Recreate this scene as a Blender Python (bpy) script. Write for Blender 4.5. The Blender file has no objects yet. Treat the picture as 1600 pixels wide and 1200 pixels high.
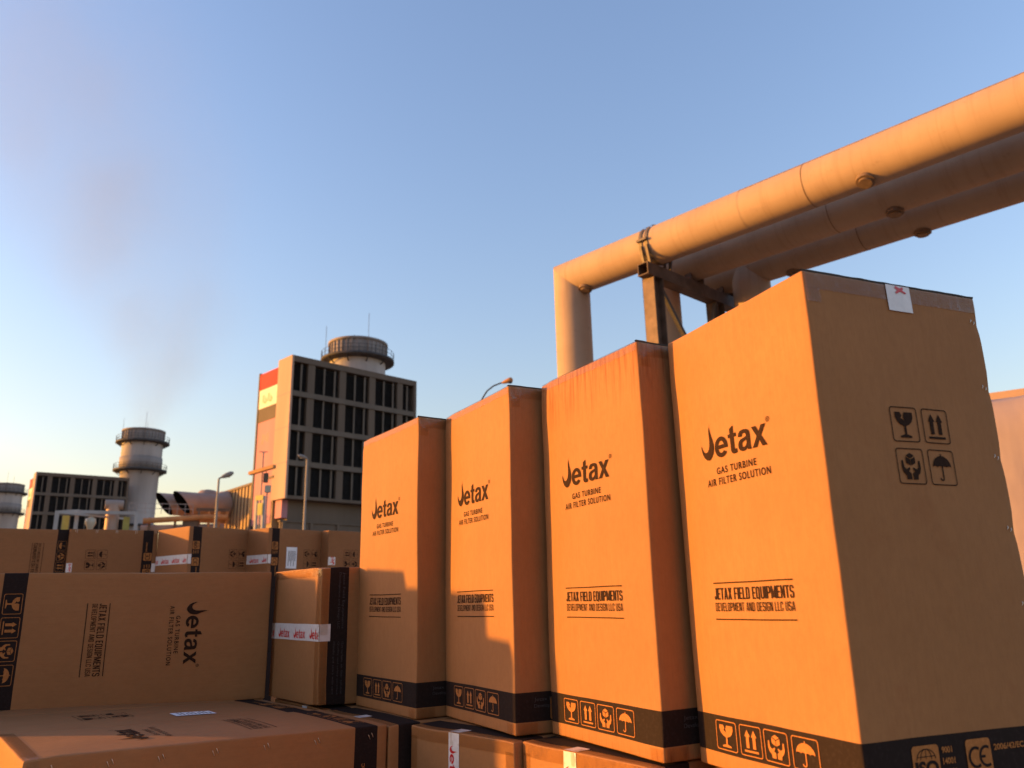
import bpy, math, random
import numpy as np
from mathutils import Vector, Matrix, noise
from mathutils.geometry import tessellate_polygon

# ------------------------------------------------------------------ scene, camera, light
S = bpy.context.scene
COL = S.collection
R = math.radians
F_PX = 1225.23
CR = Vector((0.99973605, 0.00607005, -0.02215833))
CU = Vector((0.02297471, -0.26413586, 0.96421181))
CF = Vector((0.0, 0.96446638, 0.26420559))
cam_d = bpy.data.cameras.new('camera')
cam = bpy.data.objects.new('camera', cam_d); COL.objects.link(cam); S.camera = cam
cam_d.sensor_width = 36; cam_d.lens = F_PX / 1600 * 36
cam_d.clip_start = 0.05; cam_d.clip_end = 6000
cam.matrix_world = Matrix(((CR.x, CU.x, -CF.x, 0), (CR.y, CU.y, -CF.y, 0), (CR.z, CU.z, -CF.z, 0), (0, 0, 0, 1)))
cam_d.dof.use_dof = True; cam_d.dof.focus_distance = 3.2; cam_d.dof.aperture_fstop = 3.4

SUN_AZ, SUN_EL = R(-88), R(7.0)
sun_dir = Vector((math.sin(SUN_AZ) * math.cos(SUN_EL), math.cos(SUN_AZ) * math.cos(SUN_EL), math.sin(SUN_EL)))
W = bpy.data.worlds.new('World'); S.world = W; W.use_nodes = True
wn = W.node_tree.nodes; wl = W.node_tree.links
sky = wn.new('ShaderNodeTexSky'); sky.sky_type = 'NISHITA'; sky.sun_disc = False
sky.sun_elevation = SUN_EL; sky.sun_rotation = SUN_AZ
sky.air_density = 1.6; sky.dust_density = 1.5; sky.ozone_density = 3.0; sky.altitude = 0
wn['Background'].inputs['Strength'].default_value = 0.15
tint = wn.new('ShaderNodeMix'); tint.data_type = 'RGBA'; tint.blend_type = 'MULTIPLY'; tint.inputs[0].default_value = 1
tint.inputs[7].default_value = (1.01, .855, .985, 1)   # dusty air: a little less green than the clear model
wl.new(sky.outputs['Color'], tint.inputs[6]); wl.new(tint.outputs[2], wn['Background'].inputs['Color'])
sl = bpy.data.lights.new('sun', 'SUN'); sl.energy = 2.75; sl.angle = R(0.7); sl.color = (1.0, 0.44, 0.055)
sun = bpy.data.objects.new('sun', sl); COL.objects.link(sun)
sun.rotation_euler = (-sun_dir).to_track_quat('-Z', 'Y').to_euler()
S.view_settings.view_transform = 'Standard'; S.view_settings.look = 'None'
S.view_settings.exposure = 1.83; S.view_settings.gamma = 1.0
S.render.engine = 'CYCLES'
S.cycles.volume_max_steps = 64

GZ = -1.118          # ground level, the camera is at z = 0

def px(x, y):        # direction of the ray through a pixel of the photograph, used to read off bearings
    v = CF + (x - 800) / F_PX * CR - (y - 600) / F_PX * CU
    return v
def az_el(x, y):
    v = px(x, y); return math.atan2(v.x, v.y), v.z / math.hypot(v.x, v.y)
def at_dist(x, y, d):  # world point on that bearing at horizontal distance d
    a, e = az_el(x, y); return Vector((math.sin(a) * d, math.cos(a) * d, e * d))

# ------------------------------------------------------------------ materials
class NT:
    def __init__(s, name):
        m = bpy.data.materials.new(name); m.use_nodes = True
        s.m = m; s.n = m.node_tree.nodes; s.l = m.node_tree.links
        s.b = s.n['Principled BSDF']; s.out = s.n['Material Output']
    def node(s, t, **k):
        x = s.n.new(t)
        for a, v in k.items(): setattr(x, a, v)
        return x
    def link(s, a, b): s.l.new(a, b)
    def coord(s, scale=(1, 1, 1), kind='Object'):
        t = s.node('ShaderNodeTexCoord'); mp = s.node('ShaderNodeMapping')
        mp.inputs['Scale'].default_value = scale; s.link(t.outputs[kind], mp.inputs['Vector']); return mp.outputs[0]
    def noise(s, vec, scale, detail=4, rough=.55):
        t = s.node('ShaderNodeTexNoise'); t.inputs['Scale'].default_value = scale
        t.inputs['Detail'].default_value = detail; t.inputs['Roughness'].default_value = rough
        if vec is not None: s.link(vec, t.inputs['Vector'])
        return t.outputs['Fac']
    def ramp(s, fac, stops):
        r = s.node('ShaderNodeValToRGB'); s.link(fac, r.inputs[0]); el = r.color_ramp.elements
        while len(el) < len(stops): el.new(.5)
        for e, (p, c) in zip(el, stops):
            e.position = p; e.color = c if len(c) == 4 else (*c, 1)
        return r.outputs[0]
    def mix(s, fac, a, b, mode='MIX'):
        x = s.node('ShaderNodeMix', data_type='RGBA', blend_type=mode)
        for i, v in ((0, fac), (6, a), (7, b)):
            if hasattr(v, 'links'): s.link(v, x.inputs[i])
            elif i: x.inputs[i].default_value = (*v, 1)
            else: x.inputs[i].default_value = v
        return x.outputs[2]
    def math(s, op, a, b=0.0):
        x = s.node('ShaderNodeMath', operation=op)
        for i, v in ((0, a), (1, b)):
            if hasattr(v, 'links'): s.link(v, x.inputs[i])
            else: x.inputs[i].default_value = v
        return x.outputs[0]
    def bump(s, h, strength=.3, dist=.01):
        b = s.node('ShaderNodeBump'); b.inputs['Strength'].default_value = strength; b.inputs['Distance'].default_value = dist
        s.link(h, b.inputs['Height']); s.link(b.outputs[0], s.b.inputs['Normal'])
    def base(s, c):
        if hasattr(c, 'links'): s.link(c, s.b.inputs['Base Color'])
        else: s.b.inputs['Base Color'].default_value = (*c, 1)
    def rough(s, r):
        if hasattr(r, 'links'): s.link(r, s.b.inputs['Roughness'])
        else: s.b.inputs['Roughness'].default_value = r

def plain(name, col, rough=.7, var=.15, scale=3.0, metal=0.0, bump=0.0, streak=False):
    t = NT(name)
    v = t.coord((1, 1, .12) if streak else (1, 1, 1))
    f = t.noise(v, scale, 5, .6)
    c0 = tuple(max(0, x * (1 - var)) for x in col); c1 = tuple(min(1, x * (1 + var)) for x in col)
    t.base(t.ramp(f, [(.3, c0), (.7, c1)])); t.rough(rough); t.b.inputs['Metallic'].default_value = metal; t.b.inputs['Specular IOR Level'].default_value = .5 if rough < .45 else .15
    if bump: t.bump(t.noise(t.coord(), scale * 8, 4), bump, .01)
    return t.m

def cardboard(name, tint=(1, 1, 1), scuff=0.0):
    t = NT(name)
    o = t.coord()
    info = t.node('ShaderNodeObjectInfo')
    big = t.noise(o, 2.3, 5, .6)
    fib = t.noise(t.coord((140, 140, 9)), 1.0, 3, .6)
    spk = t.noise(o, 160, 2, .5)
    a = tuple(x * y for x, y in zip((.310, .138, .050), tint)); b = tuple(x * y for x, y in zip((.368, .166, .062), tint))
    c = t.ramp(big, [(.30, a), (.72, b)])
    c = t.mix(t.ramp(fib, [(.35, (.0, .0, .0)), (.7, (.35, .35, .35))]), c, tuple(x * .9 for x in a))
    c = t.mix(t.ramp(spk, [(.66, (0, 0, 0)), (.8, (.4, .4, .4))]), c, tuple(x * .62 for x in a))
    c = t.mix(t.math('MULTIPLY', info.outputs['Random'], .18), c, tuple(x * .8 for x in a))
    grain = t.noise(t.coord((1, 1, .55)), 46, 4, .75)
    c = t.mix(t.ramp(grain, [(.42, (0, 0, 0)), (.66, (.22, .22, .22))]), c, tuple(x * .70 for x in a))
    # stains and rubbed patches
    st = t.noise(t.coord(kind='Object', scale=(1, 1, 1)), 5.5, 6, .65)
    c = t.mix(t.ramp(st, [(.60, (0, 0, 0)), (.74, (.22, .22, .22))]), c, tuple(x * .62 for x in (a[0] * 1.15, a[1] * .8, a[2] * .7)))
    scr = t.noise(t.coord((3, 3, 26)), 1.0, 6, .7); scr2 = t.noise(t.coord((22, 22, 2.2)), 1.0, 6, .7)
    c = t.mix(t.ramp(scr, [(.66, (0, 0, 0)), (.72, (.16, .16, .16))]), c, tuple(min(1, x * 1.3) for x in b))
    c = t.mix(t.ramp(scr2, [(.62, (0, 0, 0)), (.74, (.15, .15, .15))]), c, tuple(x * .68 for x in a))
    if scuff:
        sep = t.node('ShaderNodeSeparateXYZ'); t.link(t.coord(), sep.inputs[0])
        m = t.node('ShaderNodeMapRange'); t.link(sep.outputs[2], m.inputs[0])
        m.inputs[1].default_value = 1.08; m.inputs[2].default_value = 1.28
        s2 = t.noise(t.coord((60, 60, 3.2)), 1.0, 4, .65)
        k = t.math('MULTIPLY', m.outputs[0], t.ramp(s2, [(.45, (0, 0, 0)), (.68, (1, 1, 1))]))
        lo = t.node('ShaderNodeMapRange'); t.link(sep.outputs[2], lo.inputs[0])
        lo.inputs[1].default_value = .045; lo.inputs[2].default_value = .0
        k2 = t.math('MULTIPLY', lo.outputs[0], t.ramp(t.noise(t.coord((90, 90, 2.5)), 1.0, 4, .65), [(.52, (0, 0, 0)), (.72, (1, 1, 1))]))
        k = t.math('MULTIPLY', t.math('ADD', k, k2), scuff)
        c = t.mix(k, c, (a[0] * .62, a[1] * .36, a[2] * .3))
    t.base(c); t.rough(.75)
    t.b.inputs['Specular IOR Level'].default_value = .22
    flute = t.node('ShaderNodeTexWave', wave_type='BANDS', bands_direction='DIAGONAL')
    flute.inputs['Scale'].default_value = 55; flute.inputs['Distortion'].default_value = .6
    t.link(t.coord((1, 1, 0)), flute.inputs['Vector'])
    h = t.math('ADD', t.math('MULTIPLY', flute.outputs['Fac'], .05), t.math('ADD', t.math('MULTIPLY', fib, .3), t.noise(o, 18, 4)))
    t.bump(h, .30, .0035)
    return t.m

def ink(name, col, rough=.5):
    t = NT(name)
    f = t.noise(t.coord((1, 1, 1)), 90, 4, .7)
    c1 = tuple(x * 1.5 + .004 for x in col)
    t.base(t.ramp(f, [(.5, col), (.8, c1)])); t.rough(.85); t.b.inputs['Specular IOR Level'].default_value = .12; return t.m

M = {}
M['card'] = cardboard('kraft_cardboard')
M['card_scuffed'] = cardboard('scuffed_kraft_cardboard', scuff=1.0)
M['card_far'] = cardboard('reddish_kraft_cardboard', (.86, .82, .86))
M['band'] = ink('black_band_ink', (.020, .0125, .0105), .42)
M['ink'] = ink('dark_print_ink', (.026, .0115, .006), .5)
M['faint_ink'] = ink('charcoal_print_ink', (.062, .054, .056), .4)
M['kraft_print'] = ink('bare_kraft_print', (.36, .14, .042), .6)
M['white_tape'] = plain('white_tape', (.66, .62, .60), .25, .08, 40)
M['red'] = plain('red_tape_ink', (.55, .012, .015), .35, .15, 60)
M['paper'] = plain('label_paper', (.74, .74, .76), .6, .05, 30)
M['steel_wire'] = plain('staple_wire', (.62, .56, .50), .38, .1, 50, 1.0)

t = NT('clear_tape')
glo = t.node('ShaderNodeBsdfGlossy'); glo.inputs['Roughness'].default_value = .16; glo.inputs['Color'].default_value = (.9, .9, .9, 1)
tra = t.node('ShaderNodeBsdfTransparent'); tra.inputs['Color'].default_value = (.93, .90, .86, 1)
mx = t.node('ShaderNodeMixShader')
bp = t.node('ShaderNodeBump'); bp.inputs['Strength'].default_value = .7; bp.inputs['Distance'].default_value = .006
t.link(t.noise(t.coord((12, 12, 16)), 1.0, 5, .6), bp.inputs['Height']); t.link(bp.outputs[0], glo.inputs['Normal'])
lw = t.node('ShaderNodeLayerWeight'); lw.inputs['Blend'].default_value = .35; t.link(bp.outputs[0], lw.inputs['Normal'])
fac = t.math('ADD', t.math('MULTIPLY', lw.outputs['Fresnel'], .42), t.math('MULTIPLY', t.ramp(t.noise(t.coord((30, 30, 18)), 1, 4, .7), [(.55, (0, 0, 0)), (.75, (1, 1, 1))]), .06))
t.link(fac, mx.inputs[0]); t.link(tra.outputs[0], mx.inputs[1]); t.link(glo.outputs[0], mx.inputs[2])
t.link(mx.outputs[0], t.out.inputs['Surface'])
M['clear_tape'] = t.m

# pipes: cream painted metal cladding with grime streaks running round the belly
t = NT('cream_pipe_cladding')
o = t.coord()
c = t.ramp(t.noise(o, 1.1, 5, .6), [(.3, (.34, .24, .17)), (.7, (.40, .285, .20))])
stv = t.noise(t.coord((7, .35, .35)), 1.0, 5, .7)
c = t.mix(t.ramp(stv, [(.52, (0, 0, 0)), (.78, (.55, .55, .55))]), c, (.24, .145, .085))
c = t.mix(t.ramp(t.noise(o, 6, 6, .7), [(.62, (0, 0, 0)), (.75, (.5, .5, .5))]), c, (.19, .115, .06))
t.base(c); t.rough(.72); t.b.inputs['Specular IOR Level'].default_value = .2; t.bump(t.noise(o, 3, 4), .10, .03)
M['pipe'] = t.m
M['pipe_seam'] = plain('pipe_seam', (.15, .085, .045), .7, .5, 6)
M['steel'] = plain('brown_painted_steel', (.115, .075, .055), .5, .35, 3)
M['steel_light'] = plain('pale_beam_steel', (.18, .12, .08), .55, .3, 4)  # paler steel; on the pipe post its tone stands in for sunlight
M['clamp'] = plain('galvanised_clamp', (.13, .105, .085), .5, .25, 6, .2)
M['cream_wall'] = plain('cream_precast_panel', (.42, .285, .21), .8, .10, .35, streak=True)
M['pink_wall'] = plain('salmon_wall_sheet', (.44, .20, .21), .75, .08, .4, streak=True)
M['casing'] = plain('beige_casing_steel', (.135, .097, .070), .7, .14, .5, streak=True)
M['mullion'] = plain('grey_mullion_steel', (.14, .108, .082), .6, .15, .6)
M['louver'] = plain('black_louvre_blades', (.030, .027, .026), .7, .3, 2)
M['flag_red'] = plain('flag_red_paint', (.62, .03, .03), .7, .1, .4)
M['flag_white'] = plain('flag_white_paint', (.72, .66, .52), .7, .06, .4)
M['flag_black'] = plain('flag_black_paint', (.10, .075, .055), .7, .15, .4)
M['flag_green'] = plain('flag_green_paint', (.22, .34, .16), .7, .1, .4)
M['concrete'] = plain('weathered_stack_steel', (.40, .365, .35), .75, .22, .25, streak=True)
M['drum'] = plain('grey_drum_cladding', (.25, .215, .195), .65, .22, .5, streak=True)
M['dark'] = plain('dark_platform_steel', (.07, .065, .065), .6, .3, 1)
M['void'] = plain('duct_inside_shade', (.004, .0035, .0035), 1.0, .2, 1)  # near-black colour stands in for the shade inside the ducts
M['duct'] = plain('dull_duct_metal', (.36, .26, .21), .6, .15, .5, .2)
M['ochre'] = plain('ochre_corrugated_sheet', (.34, .23, .12), .7, .18, .3, streak=True)
M['orange'] = plain('orange_pipework_paint', (.45, .21, .08), .6, .25, .6)
M['yellow'] = plain('yellow_paint', (.38, .34, .10), .6, .15, 1)
M['white_paint'] = plain('white_frame_paint', (.36, .33, .31), .6, .12, 1)
M['lamp_grey'] = plain('lamp_post_paint', (.26, .225, .20), .5, .15, 2)
M['lens'] = plain('lamp_lens', (.42, .37, .28), .3, .05, 3)
t = NT('grey_tarpaulin')
o = t.coord()
c = t.ramp(t.noise(o, 1.6, 6, .6), [(.3, (.28, .205, .185)), (.7, (.34, .26, .235))])
t.base(c); t.rough(.55); t.bump(t.noise(t.coord((1.2, 1.2, .4)), 2.2, 3, .5), .35, .08)
M['tarp'] = t.m
t = NT('dusty_ground')
o = t.coord()
c = t.ramp(t.noise(o, .12, 8, .62), [(.3, (.19, .15, .11)), (.7, (.30, .235, .165))])
c = t.mix(t.ramp(t.noise(o, 24, 6, .7), [(.45, (0, 0, 0)), (.8, (.6, .6, .6))]), c, (.12, .10, .08))
t.base(c); t.rough(.92); t.bump(t.noise(o, 14, 6), .5, .03)
M['ground'] = t.m

# ------------------------------------------------------------------ mesh helpers
class MB:
    def __init__(s): s.v = []; s.f = []; s.mi = []; s.smooth = []
    def add(s, vs, fs, mi=0, smooth=False):
        k = len(s.v); s.v += [tuple(v) for v in vs]
        for f in fs: s.f.append([i + k for i in f]); s.mi.append(mi); s.smooth.append(smooth)
    def hexa(s, p, mi=0):   # 8 corners: bottom 0-3 ccw, top 4-7
        s.add(p, [(3, 2, 1, 0), (4, 5, 6, 7), (0, 1, 5, 4), (1, 2, 6, 5), (2, 3, 7, 6), (3, 0, 4, 7)], mi)
    def box(s, x0, x1, y0, y1, z0, z1, mi=0):
        s.hexa([(x0, y0, z0), (x1, y0, z0), (x1, y1, z0), (x0, y1, z0), (x0, y0, z1), (x1, y0, z1), (x1, y1, z1), (x0, y1, z1)], mi)
    def bar(s, a, b, w, h=None, up=(0, 0, 1), mi=0):
        a, b = Vector(a), Vector(b); d = (b - a).normalized(); up = Vector(up)
        if abs(d.dot(up)) > .98: up = Vector((0, 1, 0))
        x = d.cross(up).normalized() * (w / 2); y = x.cross(d).normalized() * ((h or w) / 2)
        s.hexa([a - x - y, a + x - y, b + x - y, b - x - y, a - x + y, a + x + y, b + x + y, b - x + y], mi)
    def tube(s, pts, r, seg=16, mi=0, cap=True, smooth=True):
        pts = [Vector(p) for p in pts]; rs = r if isinstance(r, (list, tuple)) else [r] * len(pts)
        rings = []; up = None
        for i, p in enumerate(pts):
            d = (pts[min(i + 1, len(pts) - 1)] - pts[max(i - 1, 0)]).normalized()
            if up is None:
                up = Vector((0, 0, 1)) if abs(d.z) < .9 else Vector((0, 1, 0))
            x = d.cross(up).normalized(); y = x.cross(d).normalized(); up = y
            rings.append([p + (x * math.cos(2 * math.pi * k / seg) + y * math.sin(2 * math.pi * k / seg)) * rs[i] for k in range(seg)])
        vs = [v for q in rings for v in q]; fs = []
        for i in range(len(pts) - 1):
            for k in range(seg):
                k2 = (k + 1) % seg; fs.append((i * seg + k, i * seg + k2, (i + 1) * seg + k2, (i + 1) * seg + k))
        s.add(vs, fs, mi, smooth)
        if cap:
            s.add(rings[0], [tuple(range(seg))[::-1]], mi); s.add(rings[-1], [tuple(range(seg))], mi)
    def lathe(s, prof, c=(0, 0), seg=48, mi=0, smooth=True):
        vs = []; n = len(prof); fs = []
        for k in range(seg):
            a = 2 * math.pi * k / seg
            for r_, z in prof: vs.append((c[0] + r_ * math.cos(a), c[1] + r_ * math.sin(a), z))
        for k in range(seg):
            k2 = (k + 1) % seg
            for i in range(n - 1): fs.append((k * n + i, k2 * n + i, k2 * n + i + 1, k * n + i + 1))
        s.add(vs, fs, mi, smooth)
    def build(s, name, mats, parent=None, loc=None):
        me = bpy.data.meshes.new(name); me.from_pydata(s.v, [], s.f)
        for m in (mats if isinstance(mats, (list, tuple)) else [mats]): me.materials.append(m)
        me.polygons.foreach_set('material_index', s.mi); me.polygons.foreach_set('use_smooth', s.smooth)
        me.update()
        o = bpy.data.objects.new(name, me); COL.objects.link(o)
        if parent is not None: o.parent = parent
        if loc is not None: o.location = loc
        return o
def tag(o, label, cat, group=None, kind=None):
    if label: o['label'] = label
    if cat: o['category'] = cat
    if group: o['group'] = group
    if kind: o['kind'] = kind
    return o
def empty(name, label, cat, mat=None, group=None):
    o = bpy.data.objects.new(name, None); COL.objects.link(o); o.empty_display_size = .2
    if mat is not None: o.matrix_world = mat
    return tag(o, label, cat, group)
def frame(origin, x, y, z):
    x, y, z = Vector(x).normalized(), Vector(y).normalized(), Vector(z).normalized()
    return Matrix(((x.x, y.x, z.x, origin[0]), (x.y, y.y, z.y, origin[1]), (x.z, y.z, z.z, origin[2]), (0, 0, 0, 1)))
def yaw_frame(origin, a):
    return Matrix.Translation(Vector(origin)) @ Matrix.Rotation(a, 4, 'Z')

# ------------------------------------------------------------------ flat artwork: lists of (polygons) as 2D verts + faces
_txt = {}
def text2d(body, bold=0.0, space=1.0):
    key = (body, bold, space)
    if key in _txt: return _txt[key]
    c = bpy.data.curves.new('type', 'FONT'); c.body = body; c.offset = bold; c.space_character = space; c.resolution_u = 4
    o = bpy.data.objects.new('type', c); m = o.to_mesh()
    v = np.array([(q.co.x, q.co.y) for q in m.vertices]); f = [tuple(p.vertices) for p in m.polygons]
    # drop faces which point down
    o.to_mesh_clear(); bpy.data.objects.remove(o); bpy.data.curves.remove(c)
    _txt[key] = (v, f); return v, f
def alphabet(t):     # narrow printed capitals, one outline (and counters) per letter, one unit tall
    w, c = .46, .12; q = c * .35
    hole = lambda x0, y0, x1, y1: [(x0, y0 + q), (x0 + q, y0), (x1 - q, y0), (x1, y0 + q), (x1, y1 - q), (x1 - q, y1), (x0 + q, y1), (x0, y1 - q)]
    sq = lambda x0, y0, x1, y1: [(x0, y0), (x1 - q, y0), (x1, y0 + q), (x1, y1 - q), (x1 - q, y1), (x0, y1)]
    o = [(0, c), (c, 0), (w - c, 0), (w, c), (w, 1 - c), (w - c, 1), (c, 1), (0, 1 - c)]
    return {
        'I': [[(0, 0), (t, 0), (t, 1), (0, 1)]],
        'L': [[(0, 0), (.38, 0), (.38, t), (t, t), (t, 1), (0, 1)]],
        'E': [[(0, 0), (.40, 0), (.40, t), (t, t), (t, .44), (.35, .44), (.35, .44 + t), (t, .44 + t), (t, 1 - t), (.40, 1 - t), (.40, 1), (0, 1)]],
        'F': [[(0, 0), (t, 0), (t, .42), (.35, .42), (.35, .42 + t), (t, .42 + t), (t, 1 - t), (.40, 1 - t), (.40, 1), (0, 1)]],
        'T': [[(.22 - t / 2, 0), (.22 + t / 2, 0), (.22 + t / 2, 1 - t), (.44, 1 - t), (.44, 1), (0, 1), (0, 1 - t), (.22 - t / 2, 1 - t)]],
        'O': [o, hole(t, t, w - t, 1 - t)],
        'Q': [[(0, c), (c, 0), (w - c * 1.3, 0), (w - .04, -.10), (w + .04, -.02), (w - .02, .07), (w, c), (w, 1 - c), (w - c, 1), (c, 1), (0, 1 - c)], hole(t, t, w - t, 1 - t)],
        'D': [[(0, 0), (w - c, 0), (w, c), (w, 1 - c), (w - c, 1), (0, 1)], sq(t, t, w - t, 1 - t)],
        'P': [[(0, 0), (t, 0), (t, .40), (w - c, .40), (w, .40 + c), (w, 1 - c), (w - c, 1), (0, 1)], sq(t, .40 + t, w - t, 1 - t)],
        'R': [[(0, 0), (t, 0), (t, .42), (w - t - .05, .42), (w - t, .34), (w - t, 0), (w, 0), (w, .38), (w - .06, .48), (w, .58), (w, 1 - c), (w - c, 1), (0, 1)], sq(t, .42 + t, w - t, 1 - t)],
        'B': [[(0, 0), (w - c, 0), (w, c), (w, .42), (w - .06, .50), (w, .58), (w, 1 - c), (w - c, 1), (0, 1)], sq(t, t, w - t, .5 - t / 2), sq(t, .5 + t / 2, w - t, 1 - t)],
        'A': [[(0, 0), (t, 0), (t + .03, .20), (.47 - t, .20), (.50 - t, 0), (.50, 0), (.33, 1), (.17, 1)], [(t + .05, .20 + t * .9), (.25, 1 - t * 1.6), (.45 - t, .20 + t * .9)]],
        'V': [[(.17, 0), (.33, 0), (.50, 1), (.50 - t, 1), (.25, t * 1.9), (t, 1), (0, 1)]],
        'X': [[(0, 0), (t + .02, 0), (.25, .34), (.48 - t, 0), (.50, 0), (.25 + t * .62, .51), (.49, 1), (.47 - t, 1), (.25, .68), (t + .03, 1), (.01, 1), (.25 - t * .62, .51)]],
        'N': [[(0, 0), (t, 0), (t, .66), (w - t, 0), (w, 0), (w, 1), (w - t, 1), (w - t, .36), (t, 1), (0, 1)]],
        'M': [[(0, 0), (t, 0), (t, .66), (.31 - t * .45, .06), (.31 + t * .45, .06), (.62 - t, .66), (.62 - t, 0), (.62, 0), (.62, 1), (.61 - t, 1), (.31, .36), (t + .01, 1), (0, 1)]],
        'S': [[(0, .28), (0, c), (c, 0), (w - c, 0), (w, c), (w, .44), (w - c, .55), (t, .62), (t, 1 - t), (w - t, 1 - t), (w - t, .73), (w, .73), (w, 1 - c), (w - c, 1), (c, 1), (0, 1 - c), (0, .57), (c, .46), (w - t, .39), (w - t, t), (t, t), (t, .28)]],
        'C': [[(0, c), (c, 0), (w - c, 0), (w, c), (w, .33), (w - t, .33), (w - t, t), (t, t), (t, 1 - t), (w - t, 1 - t), (w - t, .67), (w, .67), (w, 1 - c), (w - c, 1), (c, 1), (0, 1 - c)]],
        'G': [[(0, c), (c, 0), (w - c, 0), (w, c), (w, .53), (w * .52, .53), (w * .52, .53 - t), (w - t, .53 - t), (w - t, t), (t, t), (t, 1 - t), (w - t, 1 - t), (w - t, .69), (w, .69), (w, 1 - c), (w - c, 1), (c, 1), (0, 1 - c)]],
        'U': [[(0, 1), (0, c), (c, 0), (w - c, 0), (w, c), (w, 1), (w - t, 1), (w - t, t), (t, t), (t, 1)]],
        'J': [[(.36, 1), (.36 - t, 1), (.36 - t, t), (t - .01, t), (t - .01, .30), (0, .30), (0, c), (c * .8, 0), (.36 - c, 0), (.36, c)]],
    }
class Art:
    def __init__(s): s.v = []; s.f = []
    def raw(s, v, f):
        k = len(s.v); s.v += [tuple(q) for q in v]; s.f += [tuple(i + k for i in q) for q in f]
    def poly(s, loops):
        if not isinstance(loops[0][0], (list, tuple)): loops = [loops]
        L = [[Vector((x, y, 0)) for x, y in lp] for lp in loops]
        tri = tessellate_polygon(L); flat = [p for lp in loops for p in lp]
        fs = []
        for a, b, c in tri:
            (x0, y0), (x1, y1), (x2, y2) = flat[a], flat[b], flat[c]
            cr = (x1 - x0) * (y2 - y0) - (x2 - x0) * (y1 - y0)
            if abs(cr) < 1e-12: continue
            fs.append((a, b, c) if cr > 0 else (a, c, b))
        s.raw(flat, fs)
    def rect(s, x0, y0, x1, y1, n=1):
        for i in range(n):
            a = x0 + (x1 - x0) * i / n; b = x0 + (x1 - x0) * (i + 1) / n
            s.raw([(a, y0), (b, y0), (b, y1), (a, y1)], [(0, 1, 2, 3)])
    def text(s, body, x0, x1, y0, y1, bold=0.0, ref=None, space=1.0):
        v, f = text2d(body, bold, space)
        lo = v.min(0); hi = v.max(0)
        if ref is not None: ylo, yhi = ref
        else: ylo, yhi = lo[1], hi[1]
        q = np.empty_like(v)
        q[:, 0] = x0 + (v[:, 0] - lo[0]) / (hi[0] - lo[0]) * (x1 - x0)
        q[:, 1] = y0 + (v[:, 1] - ylo) / (yhi - ylo) * (y1 - y0)
        s.raw(q, f)
    def caps(s, body, x0, x1, y0, y1, t=.14, gap=.10):
        AB = alphabet(t); x = 0; out = []
        for ch in body:
            if ch == ' ': x += .30; continue
            loops = AB[ch]; out.append((x, loops)); x += max(p[0] for p in loops[0]) + gap
        x -= gap
        for dx, loops in out: s.poly([[(x0 + (px_ + dx) / x * (x1 - x0), y0 + py_ * (y1 - y0)) for px_, py_ in lp] for lp in loops])
    def stroke(s, pts, w):   # w number or list
        pts = [Vector((x, y)) for x, y in pts]; n = len(pts); ws = w if isinstance(w, (list, tuple)) else [w] * n
        L = []; Rr = []
        for i, p in enumerate(pts):
            d = (pts[min(i + 1, n - 1)] - pts[max(i - 1, 0)]).normalized(); q = Vector((-d.y, d.x)) * ws[i] / 2
            L.append(p + q); Rr.append(p - q)
        for i in range(n - 1):
            s.raw([Rr[i], Rr[i + 1], L[i + 1], L[i]], [(0, 1, 2, 3)])
    def affine(s, other, ox, oy, sx, sy):
        s.raw([(ox + x * sx, oy + y * sy) for x, y in other.v], other.f)
def arc(cx, cy, r, a0, a1, n=10, ry=None):
    return [(cx + r * math.cos(R(a0 + (a1 - a0) * i / n)), cy + (ry or r) * math.sin(R(a0 + (a1 - a0) * i / n))) for i in range(n + 1)]
def rrect(x0, y0, x1, y1, r, n=4):
    return arc(x1 - r, y1 - r, r, 0, 90, n) + arc(x0 + r, y1 - r, r, 90, 180, n) + arc(x0 + r, y0 + r, r, 180, 270, n) + arc(x1 - r, y0 + r, r, 270, 360, n)

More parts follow.
